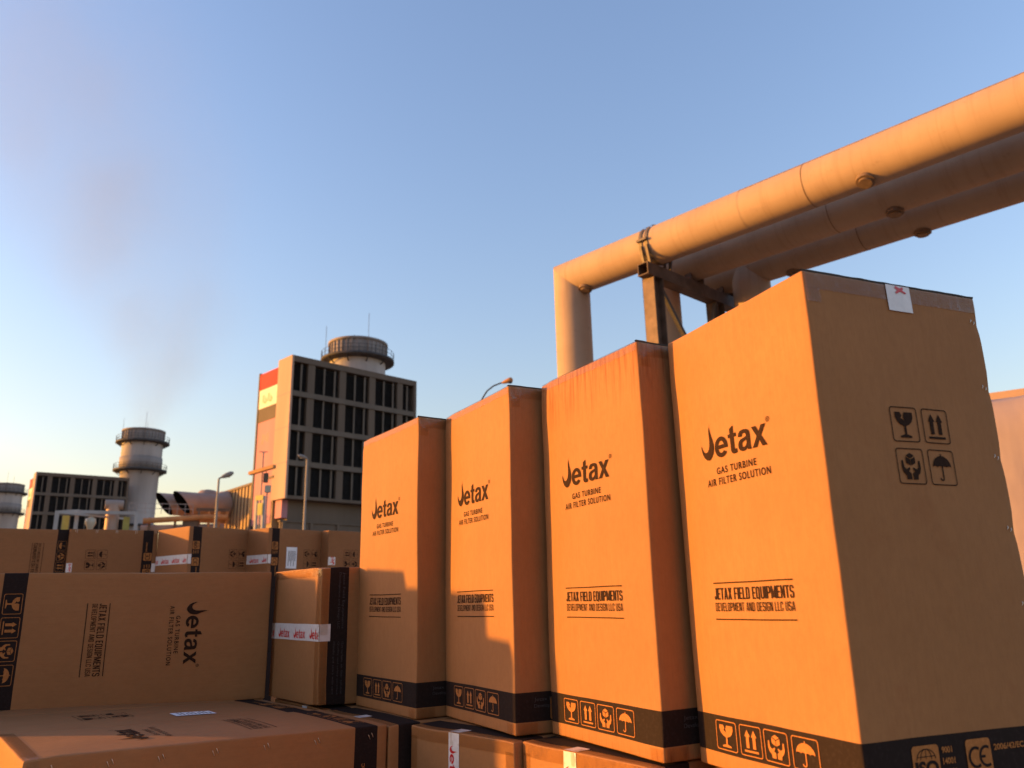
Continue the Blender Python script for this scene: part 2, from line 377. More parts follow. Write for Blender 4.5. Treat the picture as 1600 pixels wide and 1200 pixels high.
def flame_j(A, ox, oy, s):
    # the capital J of the mark: a flame-like hook, unit box about 0.62 wide, 1.0 tall
    o = [(.49, 1.0), (.455, .93), (.44, .86), (.455, .76), (.50, .64), (.555, .52), (.60, .40), (.60, .28), (.56, .16), (.47, .06), (.36, .0), (.24, .02), (.12, .10), (.04, .22), (.0, .36), (.005, .44),
         (.05, .33), (.12, .25), (.21, .215), (.30, .235), (.37, .30), (.405, .40), (.415, .52), (.405, .66), (.41, .78), (.44, .90)]
    A.poly([[(ox + x * s, oy + y * s) for x, y in o]])
def _etax():
    A = Art()
    o = arc(.475, .50, .475, 4, 324, 30, .52) + arc(.475, .50, .235, 318, 196, 14, .30) + [(.95, .41), (.952, .47)]
    A.poly([o, arc(.475, .50, .235, 20, 160, 12, .31)[::-1]])
    T = lambda pts, dx: [(x + dx, y) for x, y in pts]
    A.poly([T([(.14, .80), (0, .80), (0, .98), (.14, .98), (.14, 1.24), (.39, 1.36), (.39, .98), (.56, .98), (.56, .80), (.39, .80), (.39, .30), (.41, .22), (.47, .19), (.56, .21), (.57, .02), (.46, -.02), (.31, -.02), (.19, .05), (.14, .17)], 1.04)])
    A.poly([T([(.05, .70), (.08, .86), (.20, .98), (.43, 1.02), (.66, .99), (.79, .89), (.83, .72), (.83, .20), (.85, .08), (.90, 0), (.66, 0), (.61, .10), (.52, .02), (.38, -.02), (.24, -.01), (.10, .06), (.02, .19), (.02, .35), (.09, .49), (.22, .57), (.40, .61), (.59, .66), (.59, .73), (.54, .81), (.43, .84), (.33, .81), (.28, .69)], 1.70),
            T([(.59, .50), (.42, .45), (.31, .41), (.26, .31), (.29, .20), (.40, .16), (.52, .21), (.59, .33)], 1.70)])
    A.poly([T([(0, 0), (.28, 0), (.46, .33), (.64, 0), (.93, 0), (.60, .51), (.91, 1), (.63, 1), (.46, .70), (.29, 1), (.01, 1), (.32, .51)], 2.66)])
    return A
ETAX = _etax()
def jetax_word(A, x0, base, h, width):     # h = height of the J, width = whole word
    J = Art(); flame_j(J, 0, 0, 1.0)
    A.affine(J, x0, base - .01 * h, h * .88, h)
    A.affine(ETAX, x0 + .575 * h, base, (width - .575 * h) / 3.59, h * .505)
def registered(A, cx, cy, r):
    A.poly([arc(cx, cy, r, 0, 360, 16)[:-1], arc(cx, cy, r * .78, 360, 0, 16)[:-1]])
    A.text('R', cx - r * .36, cx + r * .42, cy - r * .5, cy + r * .5, .01)

def glyph_glass():
    A = Art()
    A.poly([[(.16, .92), (.36, .92), (.42, .80), (.36, .72), (.50, .62), (.47, .78), (.52, .92), (.84, .92), (.84, .74), (.78, .60), (.68, .50), (.54, .44), (.54, .16), (.72, .10), (.72, .04), (.28, .04), (.28, .10), (.46, .16), (.46, .44), (.32, .50), (.22, .60), (.16, .74)]]); return A
def glyph_arrows():
    A = Art()
    for c in (.32, .68):
        A.poly([[(c - .08, .20), (c + .08, .20), (c + .08, .66), (c + .15, .66), (c, .94), (c - .15, .66), (c - .08, .66)]])
    A.rect(.12, .04, .88, .12); return A
def glyph_hands():
    A = Art()
    # cube in three faces with hairline gaps
    A.poly([[(.50, .98), (.70, .88), (.50, .78), (.30, .88)]])
    A.poly([[(.28, .845), (.485, .745), (.485, .52), (.28, .62)]])
    A.poly([[(.72, .845), (.515, .745), (.515, .52), (.72, .62)]])
    for m in (1, -1):
        f = lambda x: .5 + m * (x - .5)
        pts = [(.06, .70), (.13, .71), (.16, .46), (.26, .38), (.40, .46), (.44, .42), (.36, .30), (.46, .24), (.46, .02), (.24, .02), (.22, .16), (.10, .28), (.05, .42)]
        A.poly([[(f(x), y) for x, y in pts]])
    return A
def glyph_umbrella():
    A = Art()
    top = arc(.5, .50, .44, 180, 0, 14, .40)
    sc = []
    for k in range(4):
        c = .94 - .11 - k * .22; sc += arc(c, .50, .11, 0, 180, 5, .05)[1:]
    A.poly([top + sc[:-1]])
    A.rect(.475, .90, .525, .97)
    A.stroke([(.5, .52), (.5, .20), (.5, .14)] + arc(.42, .14, .08, 0, -180, 8)[1:], .05); return A
GLYPH = [glyph_glass(), glyph_arrows(), glyph_hands(), glyph_umbrella()]
def icon(A, k, x0, y0, w, h, line=.004, r=.010, fill=.78):
    A.poly([rrect(x0, y0, x0 + w, y0 + h, r), rrect(x0 + line, y0 + line, x0 + w - line, y0 + h - line, r - line * .8)[::-1]])
    g = h * (.83, .80, .77, .82)[k]; gw = w * (.95, .84, .76, .80)[k]
    A.affine(GLYPH[k], x0 + (w - gw) / 2, y0 + (h - g) / 2, gw, g)

def art_logo(base):
    A = Art(); jetax_word(A, .154, base - .001, .118, .303); registered(A, .466, base + .068, .0075)
    A.text('GAS TURBINE', .221, .404, base - .050, base - .0295, .011, space=1.24)
    A.text('AIR FILTER SOLUTION', .171, .459, base - .082, base - .0605, .011, space=1.24); return A
def art_address(top):
    A = Art()
    A.caps('JETAX FIELD EQUIPMENTS', .154, .495, top - .048, top - .0155, .128, .10)
    A.caps('DEVELOPMENT AND DESIGN LLC USA', .155, .494, top - .080, top - .0565, .112, .11); return A
def art_rules(top):
    out = []
    for y in (top, top - .1005):
        A = Art(); A.rect(.152, y - .0035, .496, y, 14); out.append(A)
    return out
def art_band_icons():
    out = []
    for k, (x, w) in enumerate(((.100, .095), (.209, .094), (.314, .095), (.423, .095))):
        A = Art(); icon(A, k, x, .0535, w, .0785, .0026, .008, .80); out.append(A)
    return out
def art_quad(x=.231, ytop=.945):
    out = []
    for k, (dx, dy) in enumerate(((0, 0), (.111, 0), (0, -.111), (.111, -.111))):
        A = Art(); icon(A, k, x + dx, ytop + dy - .094, .094, .094, .0026, .009, .74); out.append(A)
    return out
def art_cert():
    B = Art(); B.poly([rrect(.147, .047, .230, .125, .009)])
    C = Art(); C.poly([rrect(.316, .047, .398, .127, .009)])
    A = Art(); D = Art()
    for i, w in enumerate(('9001', '14001', '45001')): A.text(w, .240, .278 if i else .272, .104 - i * .024, .118 - i * .024, .03)
    D.text('2006/42/EC', .409, .512, .097, .111, .03)
    return [('quality_badge', B), ('conformity_badge', C), ('certification_text', A), ('directive_text', D)]
def art_cert_dark():
    A = Art(); B = Art()
    A.text('ISO', .153, .224, .061, .092, .045)
    for r_ in (.029, .017): A.stroke(arc(.1885, .095, r_, 0, 180, 12, .022), .0020)
    A.stroke([(.162, .101), (.215, .101)], .0018); A.stroke([(.1885, .096), (.1885, .118)], .0018)
    A.stroke(arc(.1885, .050, .022, 20, 160, 8, .008), .0022)
    B.stroke(arc(.345, .087, .021, 55, 305, 14), .0065); B.stroke(arc(.380, .087, .021, 60, 300, 14), .0065); B.rect(.361, .084, .376, .090)
    return [A, B]
def art_band_text():
    A = Art(); B = Art()
    B.text('Jetax Field Equipments', .03, .30, .108, .124, .0); B.text('Development and Design LLC', .03, .30, .086, .102, .0)
    for i, w in enumerate(('Gas turbine air filter solution', 'Quality and safety certified', 'Handle and store with care')): A.text(w, .36, .60, .114 - .022 * i, .125 - .022 * i, .0)
    return [B, A]

# ------------------------------------------------------------------ cartons
class Carton:
    def __init__(s, name, label, cat, mat, dims, seed, group=None, card='card', amp=1.0, dents=(), res=.032, bands=True, crush=()):
        s.w, s.d, s.h = dims; s.seed = seed; s.amp = amp; s.dents = dents; s.crush = crush
        s.root = empty(name, label, cat, mat, group)
        s.body(card, res, bands)
    def deform(s, p):
        p = Vector(p); w, d, h = s.w, s.d, s.h
        q = p + Vector((s.seed * 7.31, s.seed * 3.17, s.seed * 1.73))
        n = noise.noise_vector(q * 1.7) * .0045 + noise.noise_vector(q * 6.0) * .0013
        e = lambda a, L: max(0.0, 4 * a / L * (1 - a / L))
        bx = e(p.y, d) * e(p.z, h) * (2 * p.x / w - 1); by = e(p.x, w) * e(p.z, h) * (2 * p.y / d - 1)
        n += Vector((bx * .007, by * .007, 0))
        for c, r_, vec in s.dents:
            dd = (p - Vector(c)).length / r_
            if dd < 1: n += Vector(vec) * (1 - dd * dd) ** 2
        return p + n * s.amp if s.amp != 1 else p + n
    def grid(s, L, extra, res):
        r_ = .006; g = {0, r_ * .45, r_, L - r_, L - r_ * .45, L} | set(extra)
        n = max(2, int(round(L / res)))
        for i in range(1, n):
            v = L * i / n
            if min(abs(v - a) for a in g) > res * .3: g.add(v)
        return sorted(g)
    def body(s, card, res, bands):
        w, d, h = s.w, s.d, s.h; r_ = .006
        gx, gy, gz = s.grid(w, (), res), s.grid(d, (), res), s.grid(h, (.043, .143) if bands else (), res)
        idx = {}; V = []; Fc = []; MI = []
        def vert(x, y, z):
            k = (round(x, 6), round(y, 6), round(z, 6))
            if k not in idx:
                p = Vector((x, y, z)); c = Vector((min(max(x, r_), w - r_), min(max(y, r_), d - r_), min(max(z, r_), h - r_)))
                dv = p - c
                if dv.length > 1e-9: p = c + dv.normalized() * r_
                idx[k] = len(V); V.append(s.deform(p))
            return idx[k]
        def face(ga, gb, fn, flip, side):
            for i in range(len(ga) - 1):
                for j in range(len(gb) - 1):
                    q = [vert(*fn(ga[i], gb[j])), vert(*fn(ga[i + 1], gb[j])), vert(*fn(ga[i + 1], gb[j + 1])), vert(*fn(ga[i], gb[j + 1]))]
                    Fc.append(q[::-1] if flip else q)
                    MI.append(1 if side and bands and .043 <= (gb[j] + gb[j + 1]) / 2 <= .143 else 0)
        face(gx, gz, lambda a, b: (a, 0, b), False, True); face(gx, gz, lambda a, b: (a, d, b), True, True)
        face(gy, gz, lambda a, b: (w, a, b), False, True); face(gy, gz, lambda a, b: (0, a, b), True, True)
        face(gx, gy, lambda a, b: (a, b, 0), True, False); face(gx, gy, lambda a, b: (a, b, h), False, False)
        me = bpy.data.meshes.new('carton_shell'); me.from_pydata(V, [], Fc)
        me.materials.append(M[card]); me.materials.append(M['band'])
        me.polygons.foreach_set('material_index', MI); me.polygons.foreach_set('use_smooth', [True] * len(Fc)); me.update()
        o = bpy.data.objects.new('carton_shell', me); COL.objects.link(o); o.parent = s.root; s.shell = o
    def plane(s, face):
        w, d, h = s.w, s.d, s.h
        return {'front': ((0, 0, 0), (1, 0, 0), (0, 0, 1), (0, -1, 0)), 'right': ((w, 0, 0), (0, 1, 0), (0, 0, 1), (1, 0, 0)),
                'back': ((w, d, 0), (-1, 0, 0), (0, 0, 1), (0, 1, 0)), 'left': ((0, d, 0), (0, -1, 0), (0, 0, 1), (-1, 0, 0)),
                'bottom': ((0, d, 0), (1, 0, 0), (0, -1, 0), (0, 0, -1)), 'top': ((0, 0, h), (1, 0, 0), (0, 1, 0), (0, 0, 1))}[face]
    def place(s, face, u, v, eps):
        O, ex, ey, n = (Vector(a) for a in s.plane(face))
        return s.deform(O + ex * u + ey * v) + n * eps
    def print(s, name, art, face, mat, eps=.0012, parent=None, tf=None):
        mb = MB(); k = math.sin(s.seed * 12.9); pts = art.v if tf else [(x + k * .004, y + math.cos(s.seed * 5.1) * (.003 if y > .2 else .001)) for x, y in art.v]
        if tf: pts = [tf(*p) for p in pts]
        mb.add([s.place(face, x, y, eps) for x, y in pts], art.f)
        return mb.build(name, M[mat], parent or s.root)
    def strip(s, name, mat, segs, eps=.0016, parent=None, thick=.0012):
        """tape: segs = list of (face, u0, v0, u1, v1, du_steps, dv_steps)"""
        mb = MB()
        for face, u0, v0, u1, v1, nu, nv in segs:
            vs = []; fs = []
            for j in range(nv + 1):
                for i in range(nu + 1):
                    e = eps
                    vs.append(s.place(face, u0 + (u1 - u0) * i / nu, v0 + (v1 - v0) * j / nv, e))
            for j in range(nv):
                for i in range(nu): a = j * (nu + 1) + i; fs.append((a, a + 1, a + nu + 2, a + nu + 1))
            mb.add(vs, fs, 0, True)
        return mb.build(name, M[mat], parent or s.root)
    def staple(s, face, u, v, ang, L=.017, wire=.0015):
        O, ex, ey, n = (Vector(a) for a in s.plane(face))
        c, sn = math.cos(ang), math.sin(ang); mb = MB()
        for off in (-.0075, .0075):
            a = s.place(face, u - c * L / 2 - sn * off, v - sn * L / 2 + c * off, .0016); b = s.place(face, u + c * L / 2 - sn * off, v + sn * L / 2 + c * off, .0016)
            m = (a + b) / 2 + n * .0022
            mb.tube([a, m, b], wire, 6)
        return mb.build('staple', M['steel_wire'], s.root)
    def printed_tape(s, face, u0, v0, u1, v1, phase, wraps=(), vertical=False, tape_h=None):
        """white tape with red repeated mark on one face, text along u (or along -v when vertical)"""
        nu, nv = (2, 10) if vertical else (10, 2)
        tp = s.strip('printed_tape', 'white_tape', [(face, u0, v0, u1, v1, nu, nv)] + list(wraps))
        A = Art(); L = abs(v1 - v0) if vertical else abs(u1 - u0); H_ = abs(u1 - u0) if vertical else abs(v1 - v0)
        x = -phase; per = .118 if False else .215
        k = H_ * .80
        while x < L:
            B = Art(); jetax_word(B, x, H_ * .13, k, .158)
            for f in B.f:
                if all(0 <= B.v[i][0] <= L for i in f): A.raw([B.v[i] for i in f], [tuple(range(len(f)))])
            x += per
        if vertical: tf = lambda x, y: (min(u0, u1) + y, max(v0, v1) - x)
        else: tf = lambda x, y: (min(u0, u1) + x, min(v0, v1) + y)
        s.print('tape_lettering', A, face, 'red', .0026, tp, tf); return tp

def std_prints(b, face, kind, logo=.872, addr=.512, quad=.945, qx=.231, eps=.002):
    if kind == 'P':
        b.print('printed_logo', art_logo(logo), face, 'ink', eps); b.print('printed_address', art_address(addr), face, 'ink', eps)
        for A in art_rules(addr): b.print('printed_rule', A, face, 'ink', eps)
        for A in art_band_icons(): b.print('band_symbol', A, face, 'kraft_print', eps)
    else:
        for A in art_quad(ytop=quad, x=qx): b.print('handling_symbol', A, face, 'ink', eps)
        dark = art_cert_dark()
        for i, (nm, A) in enumerate(art_cert()):
            o = b.print(nm, A, face, 'kraft_print', eps)
            if i < 2: b.print('badge_lettering', dark[i], face, 'band', eps + .001, o)

# --- the four upright cartons
LX = -.02
UP = [((-.793, 4.0674, -.4785), -56.07, (.6408, .630, 1.2995), 'first upright carton from the left, stepped shadow across its lower half'),
      ((-.3181, 3.5993, -.4763), -61.90, (.6422, .630, 1.3018), 'second upright carton from the left, a lamp head peeping above it'),
      ((.116, 3.0737, -.4732), -62.01, (.6477, .630, 1.3015), 'third upright carton from the left, with reddish scuff streaks along its top edge'),
      ((.5303, 2.5320, -.4770), -68.13, (.6514, .630, 1.298), 'largest upright carton, its wide shaded side with four black handling symbols')]
for i, (loc, yw, dims, lab) in enumerate(UP):
    st = []
    dents = []
    if i == 3:
        w, d, h = dims
        for z in (1.215, 1.02, .82, .625, .43, .235): dents.append(((w, d - .012, z),   .045, (-.003, -.0022, 0)))
        dents.append(((w, d, 1.11), .09, (-.002, .003, 0))); dents.append(((w, d, .72), .08, (-.002, .004, 0)))
        dents.append(((.20, 0, 1.12), .10, (0, .004, 0)))
    else:
        dents.append(((dims[0] * .97, 0, 1.2), .12, (-.003, .003, 0))); dents.append(((.02, .0, 1.29), .06, (.002, .003, -.003)))
    b = Carton('upright_carton', lab, 'carton', yaw_frame(loc, R(yw)), dims, 11 + i, 'cartons standing upright in the row', 'card_scuffed' if i in (2,) else 'card', dents=dents, res=.028)
    w, d, h = dims
    std_prints(b, 'front', 'P'); std_prints(b, 'right', 'Q')
    if i < 3:
        for A in art_band_text()[:1]: b.print('band_lettering', A, 'right', 'faint_ink', .0024, tf=lambda x, y: (x * .9 + .05, y))
    segs = [('top', 0.004, .0, w - .004, .05, 14, 1), ('front', .004, h - .030, w - .004, h - .003, 14, 1)] if i in (0, 1, 2) else []
    segs += [('right', .004, h - .048, d - .004, h - .003, 14, 2), ('top', w - .06, .004, w - .003, d - .004, 1, 14)]
    b.strip('clear_tape', 'clear_tape', segs)
    for sg in [('right', .003, .002, .09, .040, 3, 1), ('front', w - .06, .002, w - .003, .038, 2, 1), ('right', .003, h - .085, .05, h - .046, 2, 1)]: b.strip('corner_tape', 'clear_tape', [sg], eps=.0022)
    # lid board edge standing a little proud above the shaded side
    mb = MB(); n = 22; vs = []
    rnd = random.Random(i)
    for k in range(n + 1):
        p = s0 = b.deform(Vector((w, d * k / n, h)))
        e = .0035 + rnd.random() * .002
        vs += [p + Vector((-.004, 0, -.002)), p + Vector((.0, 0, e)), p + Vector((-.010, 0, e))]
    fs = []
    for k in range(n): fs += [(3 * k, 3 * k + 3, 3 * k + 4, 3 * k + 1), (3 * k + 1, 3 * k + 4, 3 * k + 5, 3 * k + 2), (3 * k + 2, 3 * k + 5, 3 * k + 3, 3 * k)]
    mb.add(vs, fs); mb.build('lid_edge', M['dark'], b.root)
    if i == 3:
        tp = b.strip('printed_tape', 'white_tape', [('right', .285, h - .078, .371, h - .001, 4, 4), ('top', w - .12, .285, w - .002, .371, 3, 3)], eps=.0035)
        A = Art(); A.stroke([(.322, h - .022), (.341, h - .010), (.350, h - .004)], [.007, .008, .007]); A.stroke([(.322, h - .004), (.338, h - .011), (.358, h - .020)], [.008, .009, .005])
        b.print('tape_lettering', A, 'right', 'red', .005, tp)
        for z in (1.222, 1.025, .825, .63, .435, .24): b.staple('right', d - .024, z, R(70), .010, .0010)

# --- carton lying on its long side at left, mark running downwards
a = R(26.3); e = Vector((math.cos(a), math.sin(a), 0)); n = Vector((-math.sin(a), math.cos(a), 0)); Z = Vector((0, 0, 1))
b = Carton('lying_carton', 'long carton lying on its side, dark logo reading downwards, black band at one end', 'carton',
           frame((-2.499, 3.846, .172), -Z, n, e), (.648, .64, 1.290), 31, 'cartons lying on their sides in the front stack', dents=[((.0, 0, .75), .2, (.004, .002, 0))])
std_prints(b, 'front', 'P')
# --- shorter looking end-on carton with the white tape round it
a = R(-53.56); r_ = Vector((math.cos(a), math.sin(a), 0)); n = Vector((-math.sin(a), math.cos(a), 0))
w_ = .655; org = Vector((-.953, 3.953, -.472)) - r_ * w_
b = Carton('lying_carton', 'carton seen end-on with white red-lettered tape across it, beside the first upright carton', 'carton',
           frame((org.x, org.y, .172), r_, -Z, n), (w_, .644, 1.29), 33, 'cartons lying on their sides in the front stack', dents=[((w_, .0, 0), .10, (-.006, .006, .004)), ((w_, .25, 0), .12, (-.004, 0, .003)), ((w_, .644, 0), .12, (-.008, -.004, .008))])
# ends: 'bottom' plane has u along x, v along -y (up), origin at (0,d,0)
v0, v1 = .644 - .352, .644 - .272
b.printed_tape('bottom', .004, v0, w_ - .002, v1, .115, [('right', .272, 0, .352, .055, 3, 2), ('left', .644 - .352, 0, .644 - .272, .05, 3, 2)])
for A in art_band_text(): b.print('band_lettering', A, 'right', 'faint_ink', .002)
b.strip('clear_tape', 'clear_tape', [('bottom', w_ - .05, .002, w_ - .003, .64, 2, 12), ('right', .002, .002, .64, .040, 12, 1), ('bottom', .003, .6, w_ - .003, .641, 12, 1), ('bottom', .003, .002, .05, .64, 2, 12)])
A = Art(); A.stroke([(.20, .004), (.28, .012)], .004)

# --- nearest carton, lying flat at bottom left
a = R(37.64); tl = R(-1.57)
e = Vector((math.cos(a) * math.cos(tl), math.sin(a) * math.cos(tl), math.sin(tl))); n = Vector((-math.sin(a), math.cos(a), 0)); up = e.cross(n)
up = up if up.z > 0 else -up
LA = 1.284; org = Vector((-1.55, 2.641, -.445)) + e * LA
stz = [LA - q for q in (.085, .262, .42, .60, .785, .985, 1.212)]
b = Carton('lying_carton', 'carton lying flat in front, staples along its upper edge and logo on top', 'carton',
           frame(org, n, -up, -e), (.638, .64, LA), 35, 'cartons lying on their sides in the front stack', dents=[((0, .03, z), .06, (.006, 0, 0)) for z in stz] + [((0, 0, .36), .09, (.006, .003, 0)), ((0, 0, LA), .10, (.010, .008, -.010))])
std_prints(b, 'front', 'P')
for z in stz: b.staple('left', .64 - .036, z, R(25), .018)
for nm, A in art_cert()[2:]: b.print(nm, A, 'left', 'kraft_print')
b.strip('clear_tape', 'clear_tape', [('front', .004, LA - .05, .634, LA - .003, 12, 1), ('left', .004, LA - .05, .636, LA - .003, 12, 1)])
# --- its neighbour behind
e0 = Vector((math.cos(a), math.sin(a), 0))
org = Vector((-1.55, 2.641, 0)) + e0 * (LA - .035) + n * .648; org.z = -.449 - .6405 - .030
a2 = a + R(2.2); e2 = Vector((math.cos(a2) * math.cos(tl), math.sin(a2) * math.cos(tl), math.sin(tl))); n2 = Vector((-math.sin(a2), math.cos(a2), 0)); u2 = e2.cross(n2)
b = Carton('lying_carton', 'flat carton behind the stapled one, white shipping label and four small symbols on top', 'carton',
           frame(org, u2, n2, -e2), (.640, .64, 1.30), 36, 'cartons lying on their sides in the front stack')
std_prints(b, 'right', 'Q')
b.strip('shipping_label', 'paper', [('right', .12, .43, .22, .60, 2, 3)], .003)
A = Art()
for k in range(9): A.rect(.135, .445 + k * .016, .135 + (.07 if k % 3 else .04), .449 + k * .016)
b.print('label_lettering', A, 'right', 'ink', .0042, b.root.children[-1])
# --- third one, under the long carton
org3 = org + n2 * .648
b = Carton('lying_carton', 'flat carton under the long side-lying carton, mostly hidden', 'carton',
           frame(org3, u2, n2, -e2), (.640, .64, 1.30), 37, 'cartons lying on their sides in the front stack', res=.06)

# --- the row of flat cartons that carry the upright ones (end faces toward the camera)
ROW = [((-1.300, 4.460), -53.8, 'flat carton under the end-on taped carton, mostly hidden'),
       ((-.904, 3.937), -53.95, 'flat carton under the first upright carton, a narrow slice of its end visible'),
       ((-.442, 3.432), -47.6, 'flat taped carton below the second upright carton, white tape down the middle of its end'),
       ((.007, 2.990), -53.2, 'flat taped carton below the third upright carton, at the bottom edge of the photo'),
       ((.425, 2.400), -60.0, 'flat carton under the largest upright carton, just below the photo edge')]
for i, ((x, y), yw, lab) in enumerate(ROW):
    a = R(yw); r_ = Vector((math.cos(a), math.sin(a), 0)); n = Vector((-math.sin(a), math.cos(a), 0))
    wd = .622 if i == 2 else .640
    b = Carton('base_carton', lab, 'carton', frame((x, y, -.4825), r_, -Z, n), (wd, .635, 1.30), 51 + i, 'flat cartons carrying the upright row',
               dents=[((wd * .2, 0, 0), .16, (0, .004, .002)), ((wd, .0, 0), .06, (-.004, .004, .003))])
    if i in (0, 1, 2, 3):
        uc = (.42, .33, .285, .26)[i]
        b.printed_tape('bottom', uc - .032, .24, uc + .032, .633, -.045, [('front', uc - .030, 0, uc + .034, .06, 2, 2)], vertical=True)
        b.strip('clear_tape', 'clear_tape', [('bottom', .004, .590, wd - .004, .632, 14, 2), ('front', .004, .003, wd - .004, .045, 14, 2), ('bottom', wd - .045, .003, wd - .003, .6, 2, 10), ('bottom', .003, .003, .045, .6, 2, 10)])

# --- unseen cartons added beyond the left frame edge to throw the stepped shadow
for x, y, w_, h_, lab in ((-3.40, 3.155, .215, 1.300, 'slim carton added outside the frame at left for its shadow, lowest of the group'), (-4.12, 3.36, .36, 1.545, 'carton added outside the frame at left for its shadow, farthest back of the group'), (-3.40, 3.715, .34, 1.525, 'carton added outside the frame at left for its shadow, tallest of the group'), (-4.22, 4.10, .56, 1.55, 'wide carton added outside the frame at left for its shadow, last of the group')):
    b = Carton('upright_carton', lab, 'carton', yaw_frame((x, y, GZ + .004), 0), (.62, w_, h_), 70 + int(h_ * 10), 'unseen cartons added to cast shadow', res=.08)

# --- back stack
def back_carton(px_corner, yaw_deg, corner, L, face, bottom, seed, lab, label_paper=False, quadtop=.68, tape_end=True, zt=.805, plainc=False, pt=None, name='stacked_carton', group='cartons in the top course of the back stack'):
    """corner: which visible lower end sits on the bearing; bottom: 'L' or 'R' end of the visible long face"""
    a_, e_ = az_el(*px_corner); dist = zt / e_
    P = pt if pt is not None else Vector((math.sin(a_) * dist, math.cos(a_) * dist, 0))
    a = R(yaw_deg); e = Vector((math.cos(a), math.sin(a), 0)); n = Vector((-math.sin(a), math.cos(a), 0)); H_ = .64; D_ = .64
    left = P if corner == 'L' else P - e * L
    if face == 'Q':
        if bottom == 'L': mat = frame(left + n * H_ + Z * zt, -n, -Z, e)
        else: mat = frame(left + e * L + n * H_ + Z * (zt - D_), -n, Z, -e)
    else:
        if bottom == 'L': mat = frame(left + Z * zt, -Z, n, e)
        else: mat = frame(left + e * L + Z * (zt - D_), Z, n, -e)
    b = Carton(name, lab, 'carton', mat, (.64, .64, L), seed, group, 'card_far', res=.06)
    if plainc: return b, left
    std_prints(b, 'right' if face == 'Q' else 'front', face, .73, .36, quadtop, .22, .002)
    return b, left
backs = []
b, l1 = back_carton((116, 827.5), 31, 'R', 1.0, 'P', 'R', 81, 'leftmost carton of the back stack, cut by the photo edge, sideways logo on it'); backs.append((l1, 31, 1.0))
b, l2 = back_carton((248, 829), 29, 'R', .845, 'Q', 'R', 82, 'second carton of the back stack, four symbols and staples along its top edge'); backs.append((l2, 29, .845))
for k in range(5): b.staple('right', .618, .845 - .06 - k * .19, 0, .03)
b.printed_tape('right', .20, .79, .29, .843, 0, vertical=False); b.strip('printed_tape', 'white_tape', [('right', .20, .002, .29, .040, 3, 2)], .003)
b, l3 = back_carton((297, 822), 52, 'L', .84, 'Q', 'L', 83, 'third carton of the back stack, its lit end wrapped with red-lettered white tape'); backs.append((l3, 52, .84))
b.printed_tape('bottom', .004, .26, .636, .355, .1, [('right', .285, .001, .38, .04, 2, 2)])
b, l4 = back_carton((421, 824), 55, 'L', .90, 'Q', 'L', 84, 'fourth carton of the back stack, with a white paper label beside its symbols'); backs.append((l4, 55, .90))
b.printed_tape('bottom', .004, .26, .636, .355, .1, [('right', .285, .001, .38, .04, 2, 2)])
sl_ = b.strip('shipping_label', 'paper', [('right', .20, .24, .43, .38, 2, 2)], .003)
A = Art()
for k in range(6): A.rect(.24, .262 + k * .018, .40 - (k % 2) * .05, .268 + k * .018)
b.print('label_lettering', A, 'right', 'ink', .0045, sl_)
b, l5 = back_carton((514, 828.5), 50, 'L', .90, 'Q', 'R', 85, 'rightmost carton of the back stack, partly behind the first upright carton'); backs.append((l5, 50, .90))
b.printed_tape('right', .25, .80, .34, .897, 0)
for lev in (1, 2):
    for k, (l, yw, L) in enumerate(backs):
        hgt = .64 if lev == 1 else .635
        zt_ = .805 - .64 * lev - .002 * lev
        o_, _ = back_carton((0, 0), yw, 'L', L, 'Q', 'L', 90 + k, ('carton in the middle course of the back stack, hidden behind the front cartons' if lev == 1 else 'carton in the bottom course of the back stack, hidden behind the front cartons'), zt=zt_, plainc=True, pt=l.copy(), name='stacked_carton', group='hidden middle course of the back stack' if lev == 1 else 'hidden bottom course of the back stack')

# ------------------------------------------------------------------ ground
mb = MB(); g = 3000
mb.add([(-g, -g, GZ), (g, -g, GZ), (g, g, GZ), (-g, g, GZ)], [(0, 1, 2, 3)])
tag(mb.build('ground', M['ground']), 'dusty pale ground of the plant yard', None, kind='structure')

